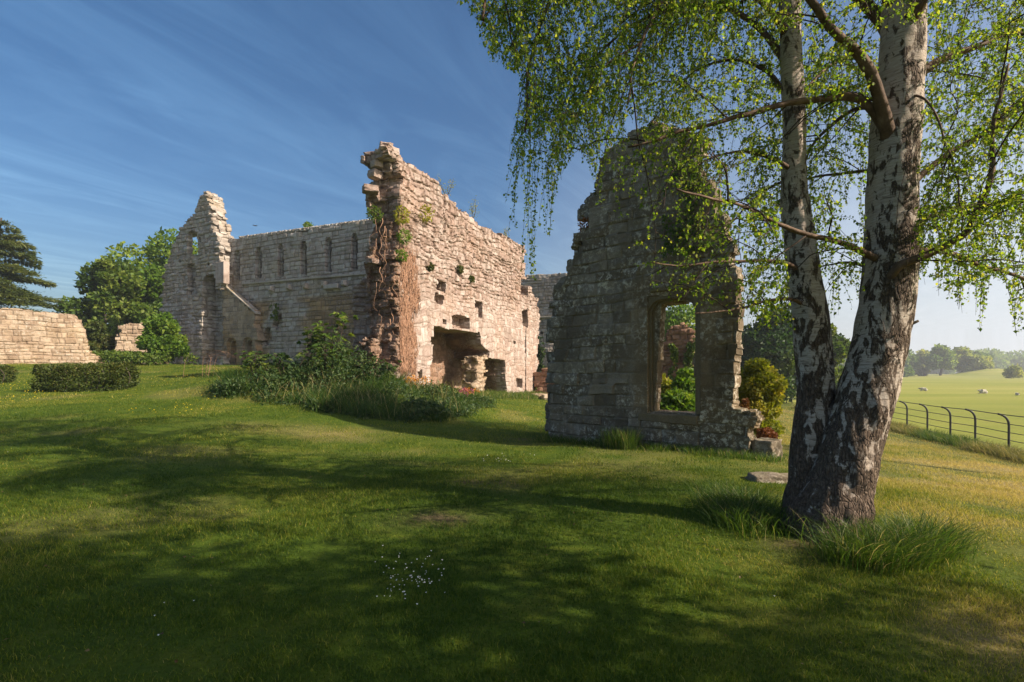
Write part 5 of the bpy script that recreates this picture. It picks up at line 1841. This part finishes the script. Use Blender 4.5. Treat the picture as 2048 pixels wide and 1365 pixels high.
    for i, (C, r) in enumerate(curves):
        L = np.linalg.norm(np.diff(C, axis=0), axis=1).sum()
        for k in range(max(3, int(L * 2.6))):
            j = min(len(C) - 2, int((.18 + .75 * (k + random.random()) / max(3, int(L * 2.6))) * len(C)))
            tg = unit(C[j + 1] - C[j])
            side = unit(np.cross(tg, RNG.normal(size=3)))
            d = unit(tg * random.uniform(.5, 1.2) + side * .8 + np.array([0, 0, random.uniform(-.1, .5)]))
            Ls = random.uniform(.5, 1.5)
            t = np.linspace(0, 1, max(8, int(Ls / .05)))[:, None]
            B = C[j] + d * Ls * t + np.array([0, 0, -.35]) * Ls * t ** 2
            B = B + .1 * Ls * np.stack([fbm(t[:, 0] * 3 + k, i * 1.7, 0, 2, q) for q in (1, 2, 3)], 1) * t
            ok = shape_keep(B)
            px_, py_ = proj(B)
            lo_ = np.interp(px_, LOWER[:, 0], LOWER[:, 1])
            lf_ = np.interp(py_, LEFT[:, 0], LEFT[:, 1])
            bad = (B[:, 1] > 1.5) & (py_ > -40) & ((py_ > lo_) | (px_ < lf_))
            if bad.any():
                B = B[:max(2, int(np.argmax(bad)))]
            if len(B) < 4:
                continue
            tubes(sb, B, np.linspace(.009 if r > .03 else .006, .0022, len(B)), 5)
            full.append((B, .009, full[i][2], False))
    sb.build('twigs', M['twig'], root)
    for ci, (C, r, low, main) in enumerate(full):
        L = np.linalg.norm(np.diff(C, axis=0), axis=1).sum()
        px, py = proj(C)
        for k in range(int(L * ((12 if low else 18) if main else (12 if low else 15)))):
            f = .22 + .78 * random.random()
            i = min(len(C) - 2, int(f * (len(C) - 1)))
            tg = C[i + 1] - C[i]
            tg = tg / np.linalg.norm(tg)
            d = tg * random.uniform(.0, .9) + np.array([random.gauss(0, .7), random.gauss(0, .7), random.gauss(.1, .45)])
            Ln = random.choice((random.uniform(.2, .5), random.uniform(.4, 1.0)))
            cc = strand(C[i], d, Ln, random.uniform(.3, 1.0), .021, .035)
            if cc is not None and random.random() < .4 and len(cc) > 6:
                j = random.randrange(3, len(cc) - 1)
                strand(cc[j], np.array([random.gauss(0, .6), random.gauss(0, .6), -.4]), random.uniform(.3, .8), 1.0, .021, .035, .002)
        # long hanging tresses
        for k in range(int(L * ((3.5 if low else 6.5) if main else (2.5 if low else 4)))):
            f = .3 + .7 * random.random()
            i = min(len(C) - 2, int(f * (len(C) - 1)))
            d = np.array([random.gauss(0, .5), random.gauss(0, .5), .1])
            strand(C[i], d, random.uniform(.8, 2.6), 1.0, .019, .037)
    # the hanging curtain at the crown's left
    c17 = curves[17][0]
    for k in range(80):
        i = random.randrange(int(len(c17) * .72), len(c17))
        strand(c17[i] + RNG.normal(size=3) * np.array([.12, .3, .05]), np.array([random.gauss(-.05, .3), random.gauss(0, .4), -.2]), random.uniform(1.0, 2.4), 1.0, .016, .037)
    # upper crown, coarser
    for C in upper:
        for k in range(22):
            f = .25 + .75 * random.random()
            i = min(len(C) - 2, int(f * (len(C) - 1)))
            d = np.array([random.gauss(0, .7), random.gauss(0, .7), random.gauss(.1, .5)])
            strand(C[i], d, random.uniform(.6, 1.8), random.uniform(.5, 1), .035, .07)
    tw.build('twigs', M['twig'], root)
    lf.build('foliage', M['birch_leaf'], root, False)


birch()


# neighbouring birches just outside the picture: they throw the shade that covers the foreground
def shade_tree(label, x, y, hgt, rad, n, seed, low=.24):
    rs = np.random.default_rng(seed)
    g = h1(x, y)
    root = empty('birch_tree', (x, y, g), label, 'birch tree')
    tk, lf = MB(), MB()
    ax_ = resample([np.array([x, y, g - .1]), np.array([x + .2, y, g + hgt * .5]), np.array([x - .1, y + .1, g + hgt])], .3)
    V, q, t = tube_arrays(ax_, np.linspace(.26 if hgt < 17.5 else .11, .03, len(ax_)), 16)
    mesh_np('trunk', V, [q, t], M['birch'], root, {'hz': np.clip(.34 + .12 * V[:, 2], 0, 1)})
    for k in range(44):
        tt = low + (.98 - low) * (k / 43)
        s = ax_[int(tt * (len(ax_) - 1))]
        L = rad * math.sin(math.pi * (.25 + .7 * tt)) * rs.uniform(.7, 1.1)
        ang = k * 2.4 + rs.normal() * .3
        d = np.array([math.cos(ang), math.sin(ang), 0])
        C = resample([s, s + d * L * .5 + np.array([0, 0, .7]), s + d * L + np.array([0, 0, .1])], .25)
        tubes(tk, C, np.linspace(.05, .012, len(C)), 5)
        m = n // 44
        f = RNG.random(m) ** .6
        B = C[(f * (len(C) - 1)).astype(int)]
        P = B + RNG.normal(size=(m, 3)) * np.array([.35, .35, .3]) - np.array([0, 0, 1.0]) * (RNG.random(m) * .9)[:, None]
        leaves(lf, P, .118 * (.7 + .6 * RNG.random(m)), np.array([0, 0, -.6]), None, wid=.85, jit=.7)
    tk.build('branches', M['branch'], root)
    lf.build('foliage', M['birch_leaf'], root, False)


shade_tree('neighbouring birch out of view to the right of the camera', 7.0, -1.8, 14, 3.8, 34000, 1)
shade_tree('neighbouring birch out of view behind the camera on its right', 9.5, -3.2, 15, 4.4, 34000, 2)
shade_tree('tall birch out of view far behind the camera on its right', 12.5, -6.5, 17, 4.2, 17000, 3)

shade_tree('slender birch added out of view at the right to shade the bank', 15.2, 8.2, 18, 2.7, 14000, 4, .48)  # unseen tree added to throw shade on the bank

# ------------------------------------------------------------------ light, sky, air, camera
AZ, EL = math.radians(112), math.radians(36)
sd = Vector((math.sin(AZ) * math.cos(EL), math.cos(AZ) * math.cos(EL), math.sin(EL)))
sun = bpy.data.lights.new('sun', 'SUN')
sun.energy = 5.0
sun.angle = math.radians(.53)
sun.color = (1.0, .86, .68)
so = bpy.data.objects.new('sun', sun)
COL.objects.link(so)
so.rotation_euler = sd.to_track_quat('Z', 'Y').to_euler()
so.location = (20, -5, 25)

w = bpy.data.worlds.new('World')
S.world = w
w.use_nodes = True
nt = w.node_tree
for n in list(nt.nodes):
    nt.nodes.remove(n)
wo = nt.nodes.new('ShaderNodeOutputWorld')
sky = nt.nodes.new('ShaderNodeTexSky')
sky.sky_type = 'NISHITA'
sky.sun_disc = False
sky.sun_elevation = EL
sky.sun_rotation = AZ
sky.air_density = 1.0
sky.dust_density = 3.0
sky.ozone_density = 2.2
skc = nd(nt, 'ShaderNodeHueSaturation', {'Color': sky.outputs[0], 'Saturation': 1.28, 'Value': 1.0}).outputs[0]
gen = nt.nodes.new('ShaderNodeTexCoord').outputs['Generated']
sep = nd(nt, 'ShaderNodeSeparateXYZ', {'Vector': gen})
zz = math_(nt, 'MAXIMUM', sep.outputs['Z'], .06)
cx_ = math_(nt, 'DIVIDE', sep.outputs['X'], zz)
cy_ = math_(nt, 'DIVIDE', sep.outputs['Y'], zz)
cv = nd(nt, 'ShaderNodeCombineXYZ', {'X': cx_, 'Y': cy_, 'Z': 0.0}).outputs[0]
rot = nd(nt, 'ShaderNodeMapping', {'Vector': cv, 'Rotation': (0, 0, math.radians(28)), 'Scale': (1, 1, 1)}).outputs[0]
st = nd(nt, 'ShaderNodeMapping', {'Vector': rot, 'Scale': (1.2, .3, 1), 'Location': (3.3, 1.4, 0)}).outputs[0]
c1 = tex(nt, st, 1.7, 10, .64, 1.8)
c2 = tex(nt, nd(nt, 'ShaderNodeMapping', {'Vector': rot, 'Scale': (.35, .22, 1), 'Location': (7.1, 2.2, 0)}).outputs[0], 1.0, 3, .5)
cf = math_(nt, 'MULTIPLY', ramp(nt, c1, [(.42, 0.0), (.72, 1.0)]), ramp(nt, c2, [(.36, .08), (.64, 1.0)]))
cf = math_(nt, 'MULTIPLY', cf, ramp(nt, sep.outputs['Z'], [(.02, .3), (.2, .8)]))
cl = mixc(nt, 1.0, skc, (2.7, 2.25, 1.8), 'MULTIPLY')
skc = mixc(nt, math_(nt, 'MULTIPLY', cf, .4), skc, cl)
dot = nd(nt, 'ShaderNodeVectorMath', {0: gen, 1: (.87, .48, .0)}, operation='DOT_PRODUCT').outputs['Value']
low_ = ramp(nt, sep.outputs['Z'], [(.0, 1.0), (.18, .75), (.5, .12)])
veil = math_(nt, 'MULTIPLY', math_(nt, 'MULTIPLY', ramp(nt, dot, [(.42, 0.0), (.78, .5), (.95, 1.0)]), low_), math_(nt, 'ADD', .75, math_(nt, 'MULTIPLY', c1, .4)))
skc = mixc(nt, math_(nt, 'MINIMUM', veil, .95), skc, (6.2, 6.6, 7.1))
bg = nd(nt, 'ShaderNodeBackground', {'Color': skc, 'Strength': .085})
nt.links.new(bg.outputs[0], wo.inputs['Surface'])

# haze: one closed box of thin air round everything
hv, hq = box_arrays(-560, 560, -560, 570, -4, 24)
hm, hnt, hout = newmat('air')
vp = nd(hnt, 'ShaderNodeVolumePrincipled', {'Color': (.9, .95, 1.0, 1), 'Density': .0008, 'Anisotropy': .25})
hnt.links.new(vp.outputs[0], hout.inputs['Volume'])
ho = mesh_np('haze', hv, hq, hm, None, None, False)
ho['kind'] = 'stuff'
ho['label'] = 'pale summer haze over the far field and trees'
ho['category'] = 'haze'

cam = bpy.data.cameras.new('camera')
cam.lens = 18.0
cam.sensor_width = 36.0
cam.shift_y = (HY - 682.5) / 2048
cam.clip_start = .05
cam.clip_end = 4000
co_ = bpy.data.objects.new('camera', cam)
COL.objects.link(co_)
co_.location = (0, 0, CAMZ)
co_.rotation_euler = (math.radians(90), 0, 0)
S.camera = co_

S.view_settings.view_transform = 'Standard'
S.view_settings.look = 'None'
S.view_settings.exposure = 0.7
S.view_settings.gamma = 1.0
S.cycles.max_bounces = 6
S.cycles.diffuse_bounces = 3
S.cycles.transmission_bounces = 4
S.cycles.volume_bounces = 0
